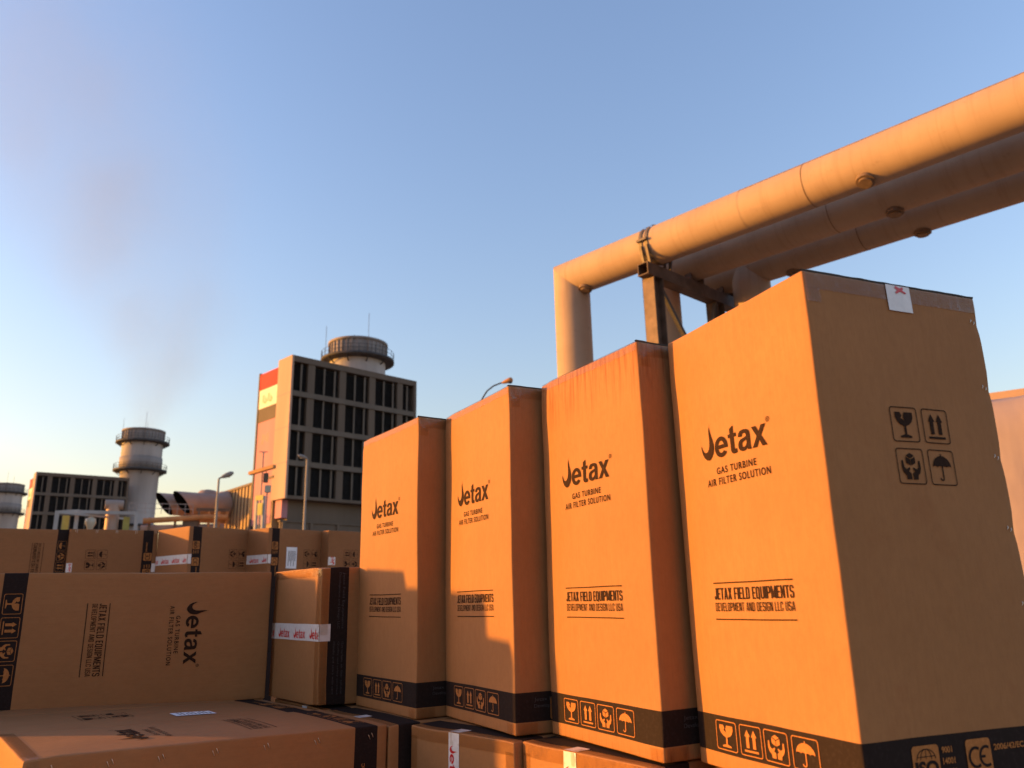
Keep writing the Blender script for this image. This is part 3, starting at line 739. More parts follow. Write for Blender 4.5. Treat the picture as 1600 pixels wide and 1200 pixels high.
# ------------------------------------------------------------------ the three big pipes and their support
PO = Vector((1.7447, 20.5405, 8.6514)); pa = -.824
PD = Vector((math.cos(pa), math.sin(pa), -.02)).normalized(); PN = Vector((-math.sin(pa), math.cos(pa), 0)); RP = .5
def elbow_path(c, d, t1):   # vertical leg up to a single mitre, then along d
    return c, c + d * t1
def pipe(label, off, t0, kind, marks):
    c = PO + PN * off + PD * t0
    Yv = -PD.cross(Z).normalized(); Zo = PD.cross(Yv).normalized()
    fr = frame(c, PD, Yv, Zo)                # local x along the run, which falls a little; legs stay plumb
    i3 = fr.to_3x3().inverted()
    def plumb(mb):
        mb.v = [tuple(i3 @ (PD * x + Yv * y + Z * z)) for x, y, z in mb.v]; return mb
    root = empty('process_pipe', label, 'pipe', fr, 'parallel cream pipes crossing overhead')
    L = 24.0 - t0; seg = 48; tz = PD.z
    run = MB(); leg = MB()
    zb = GZ - c.z
    if kind == 'elbow':   # mitre plane through the origin, containing local y, at 45 degrees
        v = []; fs = []
        xs = [0] + [L * k / 24 for k in range(1, 25)]
        for j, x in enumerate(xs):
            for k in range(seg):
                th = 2 * math.pi * k / seg; y, z = RP * math.cos(th), RP * math.sin(th)
                v.append((x if j else -z, y, z))
        for j in range(len(xs) - 1):
            for k in range(seg): k2 = (k + 1) % seg; fs.append((j * seg + k, (j + 1) * seg + k, (j + 1) * seg + k2, j * seg + k2))
        run.add(v, fs, 0, True)
        v = []; fs = []
        zs = [0] + [zb * k / 10 for k in range(1, 11)]
        for j, z0 in enumerate(zs):
            for k in range(seg):
                th = 2 * math.pi * k / seg; x, y = RP * math.cos(th), RP * math.sin(th)
                v.append((x, y, z0 if j else -x))
        for j in range(len(zs) - 1):
            for k in range(seg): k2 = (k + 1) % seg; fs.append((j * seg + k, j * seg + k2, (j + 1) * seg + k2, (j + 1) * seg + k))
        leg.add(v, fs, 0, True)
    else:
        run.tube([(-1.55, 0, 0), (-1.5, 0, 0)] + [(k * L / 20, 0, 0) for k in range(0, 21)], RP, seg)
        leg.tube([(0, 0, -.05), (0, 0, zb / 2), (0, 0, zb)], RP * 1.0, seg)
    plumb(run).build('pipe_run', M['pipe'], root); plumb(leg).build('pipe_leg', M['pipe'], root)
    for m in marks:   # drain studs on the belly and cladding seams round the pipe
        if m[0] == 'stud':
            x = m[1] - t0; mbs = MB(); y = -.20 * m[2]; z = -math.sqrt(RP ** 2 - y * y)
            dv = Vector((0, y, z)).normalized()
            mbs.tube([Vector((x, y, z)) * 1 - dv * .05, Vector((x, y, z)) + dv * .055], .185, 24); mbs.tube([Vector((x, y, z)) + dv * .055, Vector((x, y, z)) + dv * .10], .13, 20)
            mbs.build('drain_stub', M['steel_light'], root)
        else:
            x = m[1] - t0; mbs = MB(); mbs.tube([(x - .009, 0, 0), (x + .009, 0, 0)], RP + .005, 48, cap=False); mbs.build('cladding_seam', M['pipe_seam' if m[0] == 'seam' else 'pipe'], root)
    mbl = MB()
    ln = [(x, -RP * .58, RP * .83) for x in (0, L)]
    if off == 0:
        mbl.bar((5.6, -RP * .70, RP * .724), (L, -RP * .70, RP * .724), .010, .010); mbl.build('sheet_joint', M['pipe_seam'], root)
    return root
pipe('nearest and topmost cream pipe in full sun, bending down at its left end', 0, 0, 'elbow', [('stud', .62, .6), ('seam', 7.15, 0), ('ring', 5.6, 0), ('stud', 8.35, 1.0)])
pipe('middle shaded pipe between its two neighbours, its leg behind the steel post', 1.617, 1.85, 'elbow', [('seam', 6.9, 0), ('stud', 8.2, .2), ('ring', 4.9, 0)])
pipe('lowest looking shaded pipe furthest right, with a round-topped leg joining it', 3.107, 3.75, 'tee', [('stud', 5.0, 0), ('seam', 6.9, 0), ('stud', 8.2, 0), ('ring', 5.6, 0)])
# support frame: square post, tube crossbeam, diagonals, pipe clamp
fr = frame(PO + PD * 2.95, (math.cos(pa), math.sin(pa), 0), PN, Z)
root = empty('pipe_support_frame', 'brown steel support frame under the pipes with post, crossbeam and diagonal braces', 'support frame', fr)
mb = MB()   # hollow tube beam along local y
zt = -RP - .30
x0, x1, zz0, zz1, tk = -.16, .16, zt - .16, zt + .16, .025
for bx in ((x0, x1, zz0, zz0 + tk), (x0, x1, zz1 - tk, zz1), (x0, x0 + tk, zz0 + tk, zz1 - tk), (x1 - tk, x1, zz0 + tk, zz1 - tk)): mb.box(bx[0], bx[1], -.62, 3.9, bx[2], bx[3])
mb.box(x0 + tk, x1 - tk, 0, .02, zz0 + tk, zz1 - tk)
mb.build('crossbeam', M['steel'], root)
zg = GZ - fr.translation.z
for y in (-.22, 2.5):
    mb = MB(); mb.box(-.17, .17, y - .19, y - .165, zg, zz0 - .004); mb.box(-.17, .17, y + .165, y + .19, zg, zz0 - .004); mb.box(-.014, .014, y - .165, y + .165, zg, zz0 - .004)
    if y < 0: mb.box(-.17, .17, y - .215, y - .194, zg, zz0 - .05, 1)  # front plate in paler steel paints in the sunlit flange
    mb.build('post', [M['steel'], M['steel_light']], root)
for y0, y1, drop in ((.0, 2.35, 2.88), (2.35, -.05, 7.4)):
    mb = MB(); ztop = zz0 - .05
    xb = -.02 if drop < 3 else .10
    mb.bar((xb, y0, ztop - .02), (xb, y1, ztop - drop), .10)
    mb.build('diagonal_brace', M['dark'], root)
for off in (1.617, 3.107):
    mb = MB(); mb.box(-.10, .10, off - .30, off - .24, zz1 + .002, -RP + .10); mb.box(-.10, .10, off + .24, off + .30, zz1 + .002, -RP + .10); mb.box(-.15, .15, off - .42, off + .42, zz1 + .001, zz1 + .03)
    mb.build('pipe_saddle', M['steel'], root)
mb = MB()
for dx in (-.10, .08):
    prof = []
    segc = 40
    for k in range(segc):
        pass
    mb.tube([(dx - .045, 0, 0), (dx + .045, 0, 0)], RP + .028, 48, cap=False); mb.tube([(dx - .045, 0, 0), (dx - .045, 0, 0.0001)], RP, 8, cap=False) if False else None
    mb.bar((dx, -RP - .02, -.14), (dx, -.40, zz1 + .01), .07, .05); mb.bar((dx, RP + .02, -.14), (dx, .40, zz1 + .01), .07, .05)
mb.box(-.16, .14, -RP - .10, -RP - .035, -.03, .03)
mb.build('pipe_clamp', M['clamp'], root)

# ------------------------------------------------------------------ filter houses
def filter_house(label, P1, yaw, mirror=False, letters=True):
    fr = yaw_frame((P1.x, P1.y, P1.z), yaw)    # local: x along louvre front, y back, z up, origin at the front left top corner
    root = empty('filter_house', label, 'building', fr, 'louvred air filter houses of the power plant')
    W_, H_ = 16.0, 14.7; zg = GZ - P1.z
    bays = [(.35, 1.95), (2.75, 5.75), (6.55, 9.55), (10.35, 13.35), (14.1, 15.35)]
    rows = [(-.75, -3.75), (-4.25, -7.30), (-7.80, -10.9), (-11.4, -14.35)]
    mb = MB(); mb.box(0, W_, .9, 2.75, -H_, -.02); mb.box(-.012, .22, -.02, 2.8, -H_, 0, 1); mb.box(W_ - .35, W_ + .01, -.02, 2.8, -H_, 0)
    mb.box(.22, W_ - .35, -.015, 2.78, -.62, .004)
    mb.box(.22, W_ - .35, -.02, 1.2, -H_ - .01, -H_ + .30)
    for z in (-3.95, -7.5, -11.1): mb.box(-.016, .0, -.01, 2.78, z - .03, z + .03, 2)
    mb.build('wall', [M['casing'], M['cream_wall'], M['pink_wall']], root)
    for i in range(4):
        xa = bays[i][1]; xb = bays[i + 1][0]; mb = MB(); mb.box(xa, xb, .06, .9, -H_ + .30, -.62); mb.build('pilaster', M['casing'], root)
    for i in range(3):
        mb = MB(); mb.box(.22, W_ - .35, -.04, .62, rows[i + 1][0] - .02, rows[i][1] + .02); mb.build('ledge', M['mullion'], root)
    proto = {}
    for bi, (xa, xb) in enumerate(bays):
        for (zt, zb) in rows:
            mb = MB(); n = 14
            for k in range(n):
                z = zt - (zt - zb) * (k + .5) / n
                mb.add([(xa, .30, z - .13), (xb, .30, z - .13), (xb, .62, z + .10), (xa, .62, z + .10)], [(0, 1, 2, 3)]); mb.add([(xa, .30, z - .13), (xb, .30, z - .13), (xb, .30, z - .10), (xa, .30, z - .10)], [(0, 1, 2, 3)])
            mb.box(xa, xb, .70, .72, zb, zt)
            wv = xb - xa; cuts = (.40, .82) if wv > 2 else (.55,)
            for cf in cuts: mb.box(xa + wv * cf - .09, xa + wv * cf + .09, .16, .29, zb, zt, 1)
            mb.build('louvre_bank', [M['louver'], M['mullion']], root)
    # rear hall with the painted flag on its side
    mb = MB(); mb.box(.25, W_ - .2, 2.8, 6.85, -H_ - 2.2, -.72, 0); mb.box(.03, .25, 2.8, 6.7, -H_ - 2.2, -.74, 1); mb.box(-.05, .25, 6.7, 6.95, zg, -.55, 2)
    mb.build('rear_hall', [M['casing'], M['pink_wall'], M['dark']], root)
    fl = MB()
    fl.box(-.0, .03, 2.81, 6.69, -2.55, -.72, 0); fl.box(-.0, .03, 2.81, 6.69, -4.6, -2.55, 1); fl.box(-.0, .03, 2.81, 6.69, -6.1, -4.6, 2)
    f = fl.build('painted_flag', [M['flag_red'], M['flag_white'], M['flag_black']], root)
    A = Art()    # green script strokes on the white stripe, right to left
    for dx in (0, 1.15):
        A.stroke([(.3 + dx, .0), (.3 + dx, .75)], .12); A.stroke([(.55 + dx, .75), (.55 + dx, .1), (.75 + dx, .0), (.9 + dx, .12), (.9 + dx, .5)], .11); A.stroke([(.65 + dx, -.02), (1.0 + dx, -.05), (1.2 + dx, .1), (1.15 + dx, .3), (1.0 + dx, .2)], .1)
    mbs = MB(); mbs.add([(-.012, 6.1 - x, -4.05 + y * 1.2) for x, y in A.v], [tuple(reversed(q)) for q in A.f]); mbs.build('flag_lettering', M['flag_green'], f)
    if letters:
        A = Art(); A.stroke([(.0, -.35), (.22, -.25), (.28, .1), (.26, .55)], .14); A.stroke([(.55, .45), (.75, .15), (.62, -.05)], .12); A.stroke([(1.30, .55), (1.0, .35), (1.28, .15), (.98, -.10), (1.30, -.22)], .14)
        mbs = MB(); mbs.add([(.016, 5.6 - x * 1.1, -8.1 + y * 1.1) for x, y in A.v], [tuple(reversed(q)) for q in A.f]); mbs.build('wall_lettering', M['clamp'], root)
    # underside: transition ducts, girders and legs down to the ground
    mb = MB(); mb.hexa([(.9, 1.0, -H_ - 2.05), (W_ - .4, 1.0, -H_ - 2.05), (W_ - .4, 6.5, -H_ - 2.05), (.9, 6.5, -H_ - 2.05), (.9, 1.0, -H_ - .02), (W_ - .4, 1.0, -H_ - .02), (W_ - .4, 6.5, -H_ - .02), (.9, 6.5, -H_ - .02)]); mb.build('transition_duct', M['casing'], root)
    mb = MB(); mb.box(.25, .9, 1.0, 2.3, -H_ - 1.8, -H_ - .03); mb.build('duct_end', M['pink_wall'], root)  # salmon colour paints in the sunlit end of the transition duct
    for yy in (.6, 5.8):
        mb = MB(); mb.box(0, W_, yy, yy + .25, -H_ - 3.9, -H_ - 2.25); mb.box(-.1, W_ + .1, yy - .12, yy + .37, -H_ - 2.25, -H_ - 2.08)
        for k in range(6): mb.box(k * 3.1 + .1, k * 3.1 + .40, yy - .22, yy - .002, -H_ - 3.9, -H_ - 2.26)
        mb.build('girder', M['casing'], root)
    for k in range(4):
        for yy in (.72, 5.92):
            mb = MB(); mb.box(.4 + k * 5.0, .8 + k * 5.0, yy - .2, yy + .2, zg, -H_ - 3.91); mb.build('leg', M['casing'], root)
    mb = MB(); mb.box(-3, W_ + 2, -1.2, -1.0, zg, -H_ - 5.0); mb.build('skirting_wall', M['casing'], root)
    mb = MB(); mb.box(-.3, W_ + .3, 1.4, 5.5, -H_ - 5.2, -H_ - 3.95); mb.build('dark_slot_shade', M['dark'], root)  # dark box put in as the shade below the girders
    return root
d1 = 80.0; P1 = at_dist(457, 554, d1)
filter_house('tall louvred filter house with flag painted on its side, behind the first upright carton', P1, R(44.8))
P2 = at_dist(57, 737, 169.0)
filter_house('smaller distant louvred filter house at far left behind the back stack', P2, R(38.0), letters=False)

# ------------------------------------------------------------------ exhaust stacks
def stack(label, c, seed, antennas=True):
    root = empty('exhaust_stack', label, 'chimney', Matrix.Translation((c[0], c[1], GZ)), 'round exhaust stacks of the power plant')
    T = 35.9 - GZ; p1 = 33.4 - GZ; p2 = 27.5 - GZ; p0 = 16.2 - GZ
    mb = MB(); mb.lathe([(3.62, 0), (3.62, p0), (3.72, p2 - .2), (3.95, p2 - .1), (3.95, p1 - .2)], seg=64)
    for z in (p0 + 2.5, p0 + 5, p0 + 7.5, p2 + 2): mb.lathe([(3.6, z - .06), (4.03 if z > p2 else 3.76, z), (3.6, z + .06)], seg=64)
    mb.build('shaft', M['concrete'], root)
    mb = MB(); mb.lathe([(3.9, p1 - .2), (4.05, p1), (4.05, T), (3.85, T + .1), (3.7, T - 1.5), (0.1, T - 1.6)], seg=64)
    mb.lathe([(4.05, T - .35), (4.25, T - .3), (4.25, T), (4.05, T + .05)], seg=64)
    mb.lathe([(3.9, p2), (4.12, p2 + .02), (4.12, p2 + 2.6), (3.9, p2 + 2.7)], seg=64)
    for k in range(36):
        a = 2 * math.pi * k / 36; x, y = math.cos(a), math.sin(a); mb.bar((x * 4.1, y * 4.1, p1), (x * 4.1, y * 4.1, T - .3), .16, .16)
    mb.build('drum', M['drum'], root)
    for z, rr in ((p1, 5.2), (p2, 5.15), (p0, 4.5)):
        pf = MB(); pf.lathe([(3.9 if z != p0 else 3.5, z - .45), (rr - .5, z - .32), (rr, z - .28), (rr, z + .05), (3.9 if z != p0 else 3.5, z + .05)], seg=64)
        for k in range(10):
            a = 2 * math.pi * (k + .3) / 10; x, y = math.cos(a), math.sin(a)
            pf.bar((x * 3.8, y * 3.8, z - 1.1), (x * (rr - .3), y * (rr - .3), z - .35), .14)
        po = pf.build('platform', M['dark'], root)
        if z != p0:
            rl = MB()
            for k in range(28):
                a = 2 * math.pi * k / 28; x, y = math.cos(a) * (rr - .08), math.sin(a) * (rr - .08); rl.bar((x, y, z + .05), (x, y, z + 1.15), .05)
            for hh in (.6, 1.12): rl.tube([((rr - .08) * math.cos(2 * math.pi * k / 48), (rr - .08) * math.sin(2 * math.pi * k / 48), z + hh) for k in range(49)], .03, 6, cap=False)
            rl.build('railing', M['dark'], po)
    br = MB()
    for k in range(8):
        a = 2 * math.pi * k / 8; a2 = a + .42
        for q in (a2, a - .42): br.bar((3.75 * math.cos(a), 3.75 * math.sin(a), p0 - .4), (4.3 * math.cos(q), 4.3 * math.sin(q), p0 - 5.5), .25)
    br.build('bracing', M['dark'], root)
    if antennas:
        for a in (1.9, 5.2, 3.0):
            r = MB(); r.tube([(4.9 * math.cos(a), 4.9 * math.sin(a), p1), (4.9 * math.cos(a), 4.9 * math.sin(a), T + 3.2)], .03, 6); r.build('lightning_rod', M['dark'], root)
a_, _ = az_el(559.5, 545); stack('exhaust stack rising behind the tall filter house, only its drum visible', (math.sin(a_) * 110, math.cos(a_) * 110), 1)
a_, _ = az_el(222.5, 700); S2 = Vector((math.sin(a_) * 180, math.cos(a_) * 180, 0)); stack('pale exhaust stack with two platforms and smoke, right of the small filter house', S2, 2)
a_, _ = az_el(10, 780); stack('most distant exhaust stack at the left photo edge', (math.sin(a_) * 275, math.cos(a_) * 275), 3)

# ------------------------------------------------------------------ things between the filter houses
def bearing_frame(x, y_, d, turn=0.0):     # frame at ground, x to the right across the view, y away
    a, e = az_el(x, y_); return yaw_frame((math.sin(a) * d, math.cos(a) * d, GZ), -a + turn)
def h_at(x, y, d): return az_el(x, y)[1] * d - GZ
# corrugated hall wall beside the flag
dW = 95.0
A1, A2 = at_dist(352, 771, dW), at_dist(404, 747, dW * .905)
dirw = (Vector((A2.x, A2.y, 0)) - Vector((A1.x, A1.y, 0))); Lw = dirw.length; aw = math.atan2(dirw.y, dirw.x)
root = empty('turbine_hall', 'ochre ribbed sheet metal hall left of the flag painted wall', 'building', yaw_frame((A1.x, A1.y, GZ), aw))
hw = A1.z - GZ
mb = MB(); mb.box(0, Lw + 4, 0.02, 8, 0, hw); mb.build('wall', M['ochre'], root)
mb = MB(); k = 0; x = 0.3
while x < Lw + 3: mb.box(x, x + .12, -.10, .018, .0, hw + .03); x += .95
mb.build('rib', M['steel_light'], root)
mb = MB(); mb.box(-.1, Lw + 4.1, -.12, 8.1, hw + .001, hw + .25); mb.build('roof', M['casing'], root)
mb = MB()
for k in range(int((Lw + 3) / 1.3)): mb.bar((k * 1.3, -.7, hw - 6.1), (k * 1.3, -.7, hw - 5.0), .07)
mb.bar((0, -.7, hw - 5.0), (Lw + 3, -.7, hw - 5.0), .08); mb.bar((0, -.7, hw - 5.5), (Lw + 3, -.7, hw - 5.5), .08); mb.box(0, Lw + 3, -.8, -.12, hw - 6.3, hw - 6.12)
mb.build('walkway', M['yellow'], root)
# twin cut-off outlet ducts
fr = bearing_frame(312, 790, 92, R(24))
root = empty('outlet_duct', 'fat grey air ducts with slanted black openings beside the ribbed hall', 'duct', fr)
hc = h_at(312, 787, 92)
for j, (dy, dx) in enumerate(((0, 0), (2.3, -.9))):
    mb = MB(); v = []; fs = []; seg = 32; rr = 1.15
    for i, x in enumerate((-2.0, 0.8, 3.2)):
        for k in range(seg):
            th = 2 * math.pi * k / seg; y, z = rr * math.cos(th), rr * math.sin(th)
            v.append(((x - z * .75 if i == 0 else x) + dx, y + dy, hc + z))
    for i in range(2):
        for k in range(seg): k2 = (k + 1) % seg; fs.append((i * seg + k, (i + 1) * seg + k, (i + 1) * seg + k2, i * seg + k2))
    mb.add(v, fs, 0, True)
    vi = [(x + .012, dy + (y - dy) * .985, hc + (z - hc) * .985) for x, y, z in v[:2 * seg]]
    mb.add(vi, [tuple(q[::-1]) for q in fs[:seg]], 1, True); mb.add(vi[seg:], [tuple(range(seg))], 1)
    mb.build('barrel', [M['duct'], M['void']], root)
for dx in (1.2, 3.4):
    mb = MB(); vs = []
    mb.lathe([(0.02, hc + 1.75), (.8, hc + 1.6), (1.35, hc + 1.0), (1.5, hc + .1), (1.35, hc - .8), (.6, hc - 1.4)], c=(dx, .9), seg=32); mb.build('dome', M['duct'], root)
mb = MB()
for dx in (.2, 2.2, 4.0): mb.bar((dx, .5, 0), (dx, .5, hc - .9), .35)
mb.bar((-.5, .4, hc - 1.75), (4.6, .4, hc - 1.75), .3, .45); mb.build('support_beam', M['orange'], root)
# orange pipe rack beneath
fr = bearing_frame(300, 815, 88)
root = empty('pipe_rack', 'orange painted pipe rack low behind the back stack', 'pipe rack', fr)
hr = h_at(300, 806, 88)
mb = MB(); mb.tube([(-4.6, 0, hr - .6), (1.2, 0, hr - .1), (3.4, 0, hr - .1)], .28, 12); mb.build('upper_pipe', M['orange'], root)
mb = MB(); mb.tube([(-4.8, .8, hr - 1.3), (3.2, .8, hr - 1.0)], .34, 12); mb.build('lower_pipe', M['duct'], root)
for dx in (-4, -1.6, .6, 1.6, 2.6, 3.4):
    mb = MB(); mb.box(dx - .12, dx + .12, .3, .5, 0, hr + (.6 if dx > 0 else -.2)); mb.build('post', M['steel_light' if dx < 1 else 'orange'], root)
mb = MB(); mb.box(.3, 3.6, .28, .52, hr + .55, hr + .85); mb.box(-.9, .5, .1, 1.6, hr - 1.9, hr + .1); mb.build('cabinet_frame', M['casing'], root)
mb = MB()
for k in range(9): mb.bar((-6 + k * .75, .2, hr + .15), (-6 + k * .75, .2, hr + 1.2), .05)
mb.bar((-6, .2, hr + 1.2), (0, .2, hr + 1.2), .06); mb.bar((-6, .2, hr + .7), (0, .2, hr + .7), .05); mb.build('railing', M['white_paint'], root)
# white steel frame with yellow uprights, in front of the small filter house
fr = bearing_frame(150, 815, 60)
root = empty('skid_frame', 'white steel skid frame with yellow uprights in front of the small filter house', 'steel frame', fr)
hf = h_at(150, 803, 60); s60 = 60 / F_PX * 1.08
X = lambda x: (x - 150) * s60
for x, y in ((107, -1.4), (128, 0), (196, 0), (186, 2.0)):
    mb = MB(); mb.box(X(x) - .12, X(x) + .12, y - .12, y + .12, 0, hf); mb.build('post', M['white_paint'], root)
mb = MB(); mb.box(X(126), X(198), -.1, .1, hf, hf + .22); mb.bar((X(107), -1.4, hf - .1), (X(128), 0, hf + .15), .22); mb.bar((X(107), -1.4, hf - .1), (X(186), 2, hf - .1), .12); mb.build('top_rail', M['white_paint'], root)
for x in (116, 185):
    mb = MB(); mb.box(X(x) - .2, X(x) + .2, .5, .8, 0, hf - .1); mb.build('upright', M['yellow'], root)
mb = MB(); mb.tube([(X(168), .9, 0), (X(168), .9, hf + .75)], .42, 14); mb.tube([(X(158), .9, hf + .75), (X(180), .9, hf + .75)], .33, 14); mb.build('silencer', M['duct'], root)
mb = MB(); mb.lathe([(.02, hf - .15), (.3, hf - .3), (.34, hf - .6), (.2, hf - .9), (.05, hf - 1.6), (.05, 0)], c=(X(144), .2), seg=16); mb.build('gauge', M['lens'], root)
# yellow notice gantry beside the flag wall
fr = bearing_frame(408, 800, 58, R(-48))
root = empty('notice_gantry', 'small white post frame with yellow boards below the flag wall', 'sign', fr)
hg = h_at(408, 775, 58); s58 = 58 / F_PX * 1.05
for x in (-10, 4):
    mb = MB(); mb.box(x * s58 - .09, x * s58 + .09, -.09, .09, 0, hg); mb.build('post', M['white_paint'], root)
mb = MB(); mb.box(-10 * s58, 5 * s58, -.13, -.10, hg - .30, hg + .05); mb.build('board', M['yellow'], root)
mb = MB(); mb.box(-5 * s58, 5 * s58, -.14, -.10, hg - 1.35, hg - .5); mb.build('board', M['yellow'], root)
fr = bearing_frame(418, 762, 60)
root = empty('wall_floodlight', 'small pale floodlight box hanging low on the flag wall', 'lamp', fr)
hx = h_at(420, 764, 60); mb = MB(); mb.box(-.2, .25, -.2, .2, hx - .25, hx + .25); mb.build('housing', M['lens'], root); mb = MB(); mb.box(-.05, .05, -.05, .05, 0, hx - .25); mb.build('post', M['lamp_grey'], root)
# orange jib on a thin mast
fr = bearing_frame(410, 735, 66)
root = empty('jib_mast', 'thin mast with orange jib arm in front of the flag wall', 'mast', fr)
hm = h_at(410, 706, 66); hj = h_at(410, 733, 66); s66 = 66 / F_PX * 1.05
mb = MB(); mb.tube([(0, 0, 0), (0, 0, hm)], .06, 8); mb.bar((-5.5 * s66, 0, hm), (5.5 * s66, 0, hm), .07); mb.build('mast', M['lamp_grey'], root)
mb = MB(); mb.bar((-17 * s66, .9, hj - .25), (16 * s66, -.9, hj + .1), .34, .26); mb.build('jib', M['orange'], root)
mb = MB(); mb.box(.1, .5, -.3, .0, hj - 1.1, hj - .35); mb.bar((.3, -.15, hj - .4), (.3, -.15, hj), .05); mb.build('hoist', M['casing'], root)

# ------------------------------------------------------------------ lamps
def lamp(label, x, y, d, arm, head, post=True, hx=.35):
    fr = bearing_frame(x, y, d)
    root = empty('street_lamp', label, 'lamp post', fr, None)
    h = h_at(x, y, d)
    mb = MB(); pts = [(0, 0, 0), (0, 0, h * .5), (0, 0, h)]
    mb.tube(pts, [d * .0020, d * .0016, d * .0012], 12); mb.build('post', M['lamp_grey'], root)
    mb = MB(); mb.tube([(0, 0, h)] + [(q[0], q[1], h + q[2]) for q in arm], d * .0011, 8); mb.build('arm', M['lamp_grey'], root)
    ax, ay, az = arm[-1]; mb = MB()
    a = Vector((ax, ay, h + az)); b = a + Vector(head)
    dvec = (b - a)
    mb.tube([a, a + dvec * .15, a + dvec * .45, a + dvec * .8, b], [dvec.length * q for q in (.06, .14, .20, .19, .08)], 14)
    ho = mb.build('lamp_head', M['lamp_grey'], root)
    mb = MB(); c = a + dvec * .6; mb.lathe([(.001, c.z - dvec.length * .25), (dvec.length * .10, c.z - dvec.length * .235), (dvec.length * .15, c.z - dvec.length * .17)], c=(c.x, c.y), seg=16); mb.build('lens', M['lens'], ho)
lamp('lamp post with a short floodlight head in front of the louvred filter house', 480, 718, 34, [(-.02, -.05, .05)], (-.36, -.12, .10))
lamp('thin lamp post with a flat head between the ducts and the ribbed hall', 342, 748, 62, [(.15, 0, .10)], (.85, 0, .40))
# curved arm lamp whose head shows above the second carton
c = at_dist(755, 622, 26); fr = bearing_frame(750, 640, 26)
root = empty('street_lamp', 'lamp on a curved arm, its head peeping over the second upright carton', 'lamp post', fr)
inv = fr.inverted()
path = [inv @ at_dist(x, y, 26) for x, y in ((748, 640), (754, 622), (761, 611), (771, 603), (780, 599.5), (787, 597))]
mb = MB(); mb.tube([(path[0].x - .05, 0, 0), (path[0].x - .03, 0, path[0].z * .6), path[0]], [.07, .06, .035], 10); mb.build('post', M['lamp_grey'], root)
mb = MB(); mb.tube(path, .027, 8); mb.build('arm', M['dark'], root)
pA, pB = inv @ at_dist(784, 598.5, 26), inv @ at_dist(801, 592.5, 25.9); dv = pB - pA
mb = MB(); mb.tube([pA, pA + dv * .3, pA + dv * .7, pA + dv * .92, pB], [.03, .065, .095, .085, .03], 14); ho = mb.build('lamp_head', M['orange'], root)
mb = MB(); cc = pA + dv * .65 - Vector((0, 0, .05)); mb.tube([cc, cc + dv * .25], .075, 12); mb.build('lens', M['dark'], ho)

# ------------------------------------------------------------------ right edge: wall and covered pile
c1 = at_dist(1500, 622, 30); c2 = at_dist(1760, 585, 30)
dr = Vector((c2.x - c1.x, c2.y - c1.y, 0)); ar = math.atan2(dr.y, dr.x)
root = empty('boundary_wall', 'orange lit wall top beyond the covered pile at the right edge', 'wall', yaw_frame((c1.x, c1.y, GZ), ar))
hw = at_dist(1570, 612, 30).z - GZ
mb = MB(); mb.box(-3, 12, 0, .35, 0, hw - .35); mb.build('wall_panel', M['cream_wall'], root)
mb = MB(); mb.box(-3, 12, -.06, .41, hw - .349, hw); mb.build('coping', M['cream_wall'], root)
for k in range(8):
    mb = MB(); mb.box(-3 + k * 2.0, -2.94 + k * 2.0, -.07, -.001, 0, hw - .36); mb.build('joint', M['steel_light'], root)
fr = bearing_frame(1640, 720, 8.0)
mb = MB(); nx, nz = 40, 30; hp = az_el(1590, 628)[1] * 7.6 - GZ
V = []; Fs = []
cx = .15
for j in range(nz + 1):
    t_ = j / nz
    for i in range(nx + 1):
        u = i / nx * 2 * math.pi
        rr = 1.25 * (1 - .16 * t_ ** 1.5) if j < nz - 5 else 1.25 * .86 * max(0.0, math.cos((j - nz + 5) / 5 * math.pi / 2)) ** .8
        sq = 1 / max(abs(math.cos(u)), abs(math.sin(u))) ** .75
        fold = .055 * math.sin(u * 9 + 2.2 * math.sin(3 * u)) * (1 - t_) + .05 * noise.noise(Vector((math.cos(u) * 2, math.sin(u) * 2, t_ * 3)))
        zz = hp * min(1.0, t_ * 1.13) * 1.0
        V.append(((rr * sq + fold) * math.cos(u) * .9 + cx, (rr * sq + fold) * math.sin(u) * .9, zz + .04 * math.sin(4 * u) * (t_ > .8)))
for j in range(nz):
    for i in range(nx): k = j * (nx + 1) + i; Fs.append((k, k + 1, k + nx + 2, k + nx + 1))
mb.add(V, Fs, 0, True)
o = mb.build('covered_pile', M['tarp']); o.matrix_world = fr
tag(o, 'pile under a wrinkled grey tarpaulin at the right edge behind the largest carton', 'covered pile')

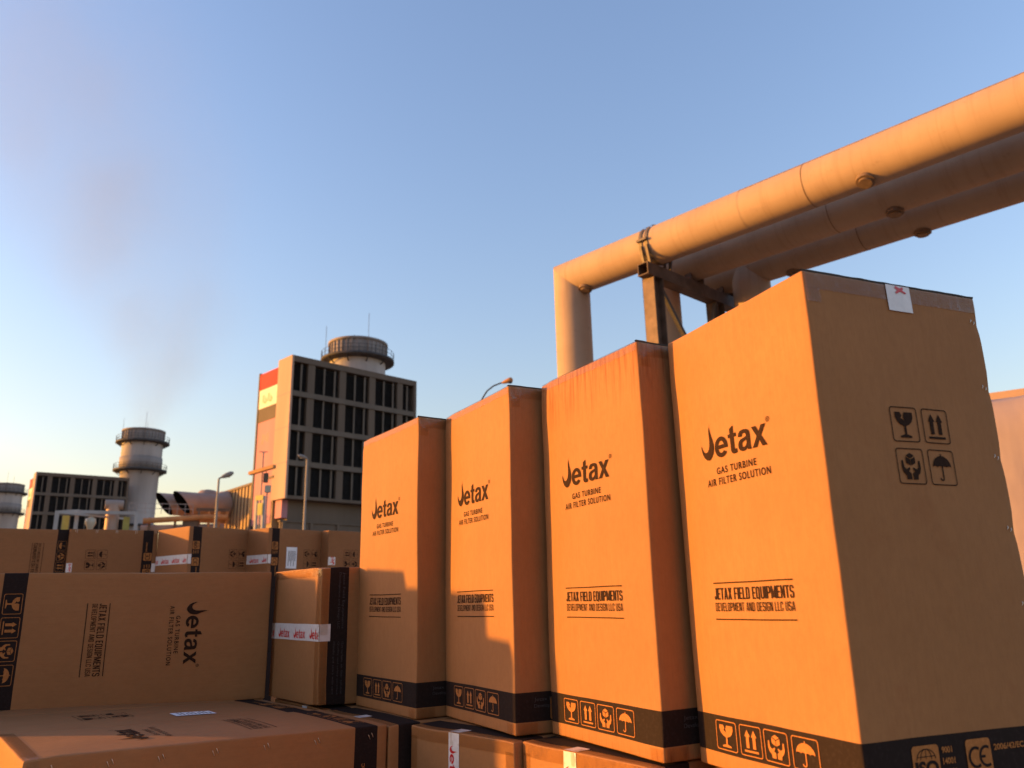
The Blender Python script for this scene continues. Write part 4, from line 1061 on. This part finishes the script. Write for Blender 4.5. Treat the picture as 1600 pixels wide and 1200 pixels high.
# ------------------------------------------------------------------ smoke plume from the far stack
def smoke():
    top = Vector((S2.x, S2.y, 35.4))
    a, _ = az_el(222, 600)
    fr = yaw_frame((top.x, top.y, top.z), -a)
    mb = MB(); seg = 24; rings = [(0, 3.4, 0), (5, 8, 1), (14, 15, 3), (28, 26, -1), (46, 36, -10), (70, 46, -22), (98, 52, -34), (125, 50, -44)]
    v = []; fs = []
    for z, r_, x in rings:
        for k in range(seg): th = 2 * math.pi * k / seg; v.append((x + r_ * math.cos(th), r_ * .7 * math.sin(th), z))
    for j in range(len(rings) - 1):
        for k in range(seg): k2 = (k + 1) % seg; fs.append((j * seg + k, j * seg + k2, (j + 1) * seg + k2, (j + 1) * seg + k))
    n = len(rings)
    fs.append(tuple(range(seg))[::-1]); fs.append(tuple((n - 1) * seg + k for k in range(seg)))
    mb.add(v, fs)
    t = NT('pale_smoke'); t.n.remove(t.b)
    vol = t.node('ShaderNodeVolumePrincipled'); t.link(vol.outputs[0], t.out.inputs['Volume'])
    co = t.node('ShaderNodeTexCoord'); sp = t.node('ShaderNodeSeparateXYZ'); t.link(co.outputs['Object'], sp.inputs[0])
    # centre line and radius as functions of height
    zc = sp.outputs[2]
    cxn = t.node('ShaderNodeFloatCurve') if False else None
    def curve(pts, lo, hi):
        mr = t.node('ShaderNodeMapRange'); t.link(zc, mr.inputs[0]); mr.inputs[1].default_value = 0; mr.inputs[2].default_value = 125
        fc = t.node('ShaderNodeFloatCurve'); t.link(mr.outputs[0], fc.inputs['Value']); cm = fc.mapping.curves[0]
        while len(cm.points) < len(pts): cm.points.new(.5, .5)
        for p, (x, y) in zip(cm.points, pts): p.location = (x / 125, (y - lo) / (hi - lo)); p.handle_type = 'VECTOR'
        fc.mapping.update()
        return t.math('ADD', t.math('MULTIPLY', fc.outputs[0], hi - lo), lo)
    cx_ = curve([(z, x) for z, r_, x in rings], -45, 5); rad = curve([(z, r_) for z, r_, x in rings], 0, 55)
    dx = t.math('SUBTRACT', sp.outputs[0], cx_)
    dy = t.math('DIVIDE', sp.outputs[1], .7)
    rr = t.math('SQRT', t.math('ADD', t.math('MULTIPLY', dx, dx), t.math('MULTIPLY', dy, dy)))
    q = t.math('DIVIDE', rr, rad)
    fall = t.node('ShaderNodeMapRange', interpolation_type='SMOOTHSTEP'); t.link(q, fall.inputs[0])
    fall.inputs[1].default_value = 1.0; fall.inputs[2].default_value = .05; fall.inputs[3].default_value = 0; fall.inputs[4].default_value = 1
    mp = t.node('ShaderNodeMapping'); t.link(co.outputs['Object'], mp.inputs[0]); mp.inputs['Scale'].default_value = (1, 1, .7)
    nz = t.noise(mp.outputs[0], .055, 5, .55)
    nn = t.node('ShaderNodeMapRange', interpolation_type='SMOOTHSTEP'); t.link(nz, nn.inputs[0]); nn.inputs[1].default_value = .34; nn.inputs[2].default_value = .72; nn.inputs[3].default_value = .28; nn.inputs[4].default_value = 1.0
    fade = t.node('ShaderNodeMapRange'); t.link(zc, fade.inputs[0]); fade.inputs[1].default_value = 125; fade.inputs[2].default_value = 60; fade.inputs[3].default_value = 0; fade.inputs[4].default_value = 1
    inv = t.math('DIVIDE', 1.0, t.math('ADD', rad, 2.0))
    den = t.math('MULTIPLY', t.math('MULTIPLY', fall.outputs[0], nn.outputs[0]), t.math('MULTIPLY', fade.outputs[0], inv))
    t.link(t.math('MULTIPLY', den, .72), vol.inputs['Density'])
    vol.inputs['Color'].default_value = (.45, .52, .66, 1); vol.inputs['Anisotropy'].default_value = .2
    o = mb.build('smoke_plume', t.m); o.matrix_world = fr
    tag(o, 'thin pale smoke drifting up and left from the two platform stack', 'smoke')
smoke()
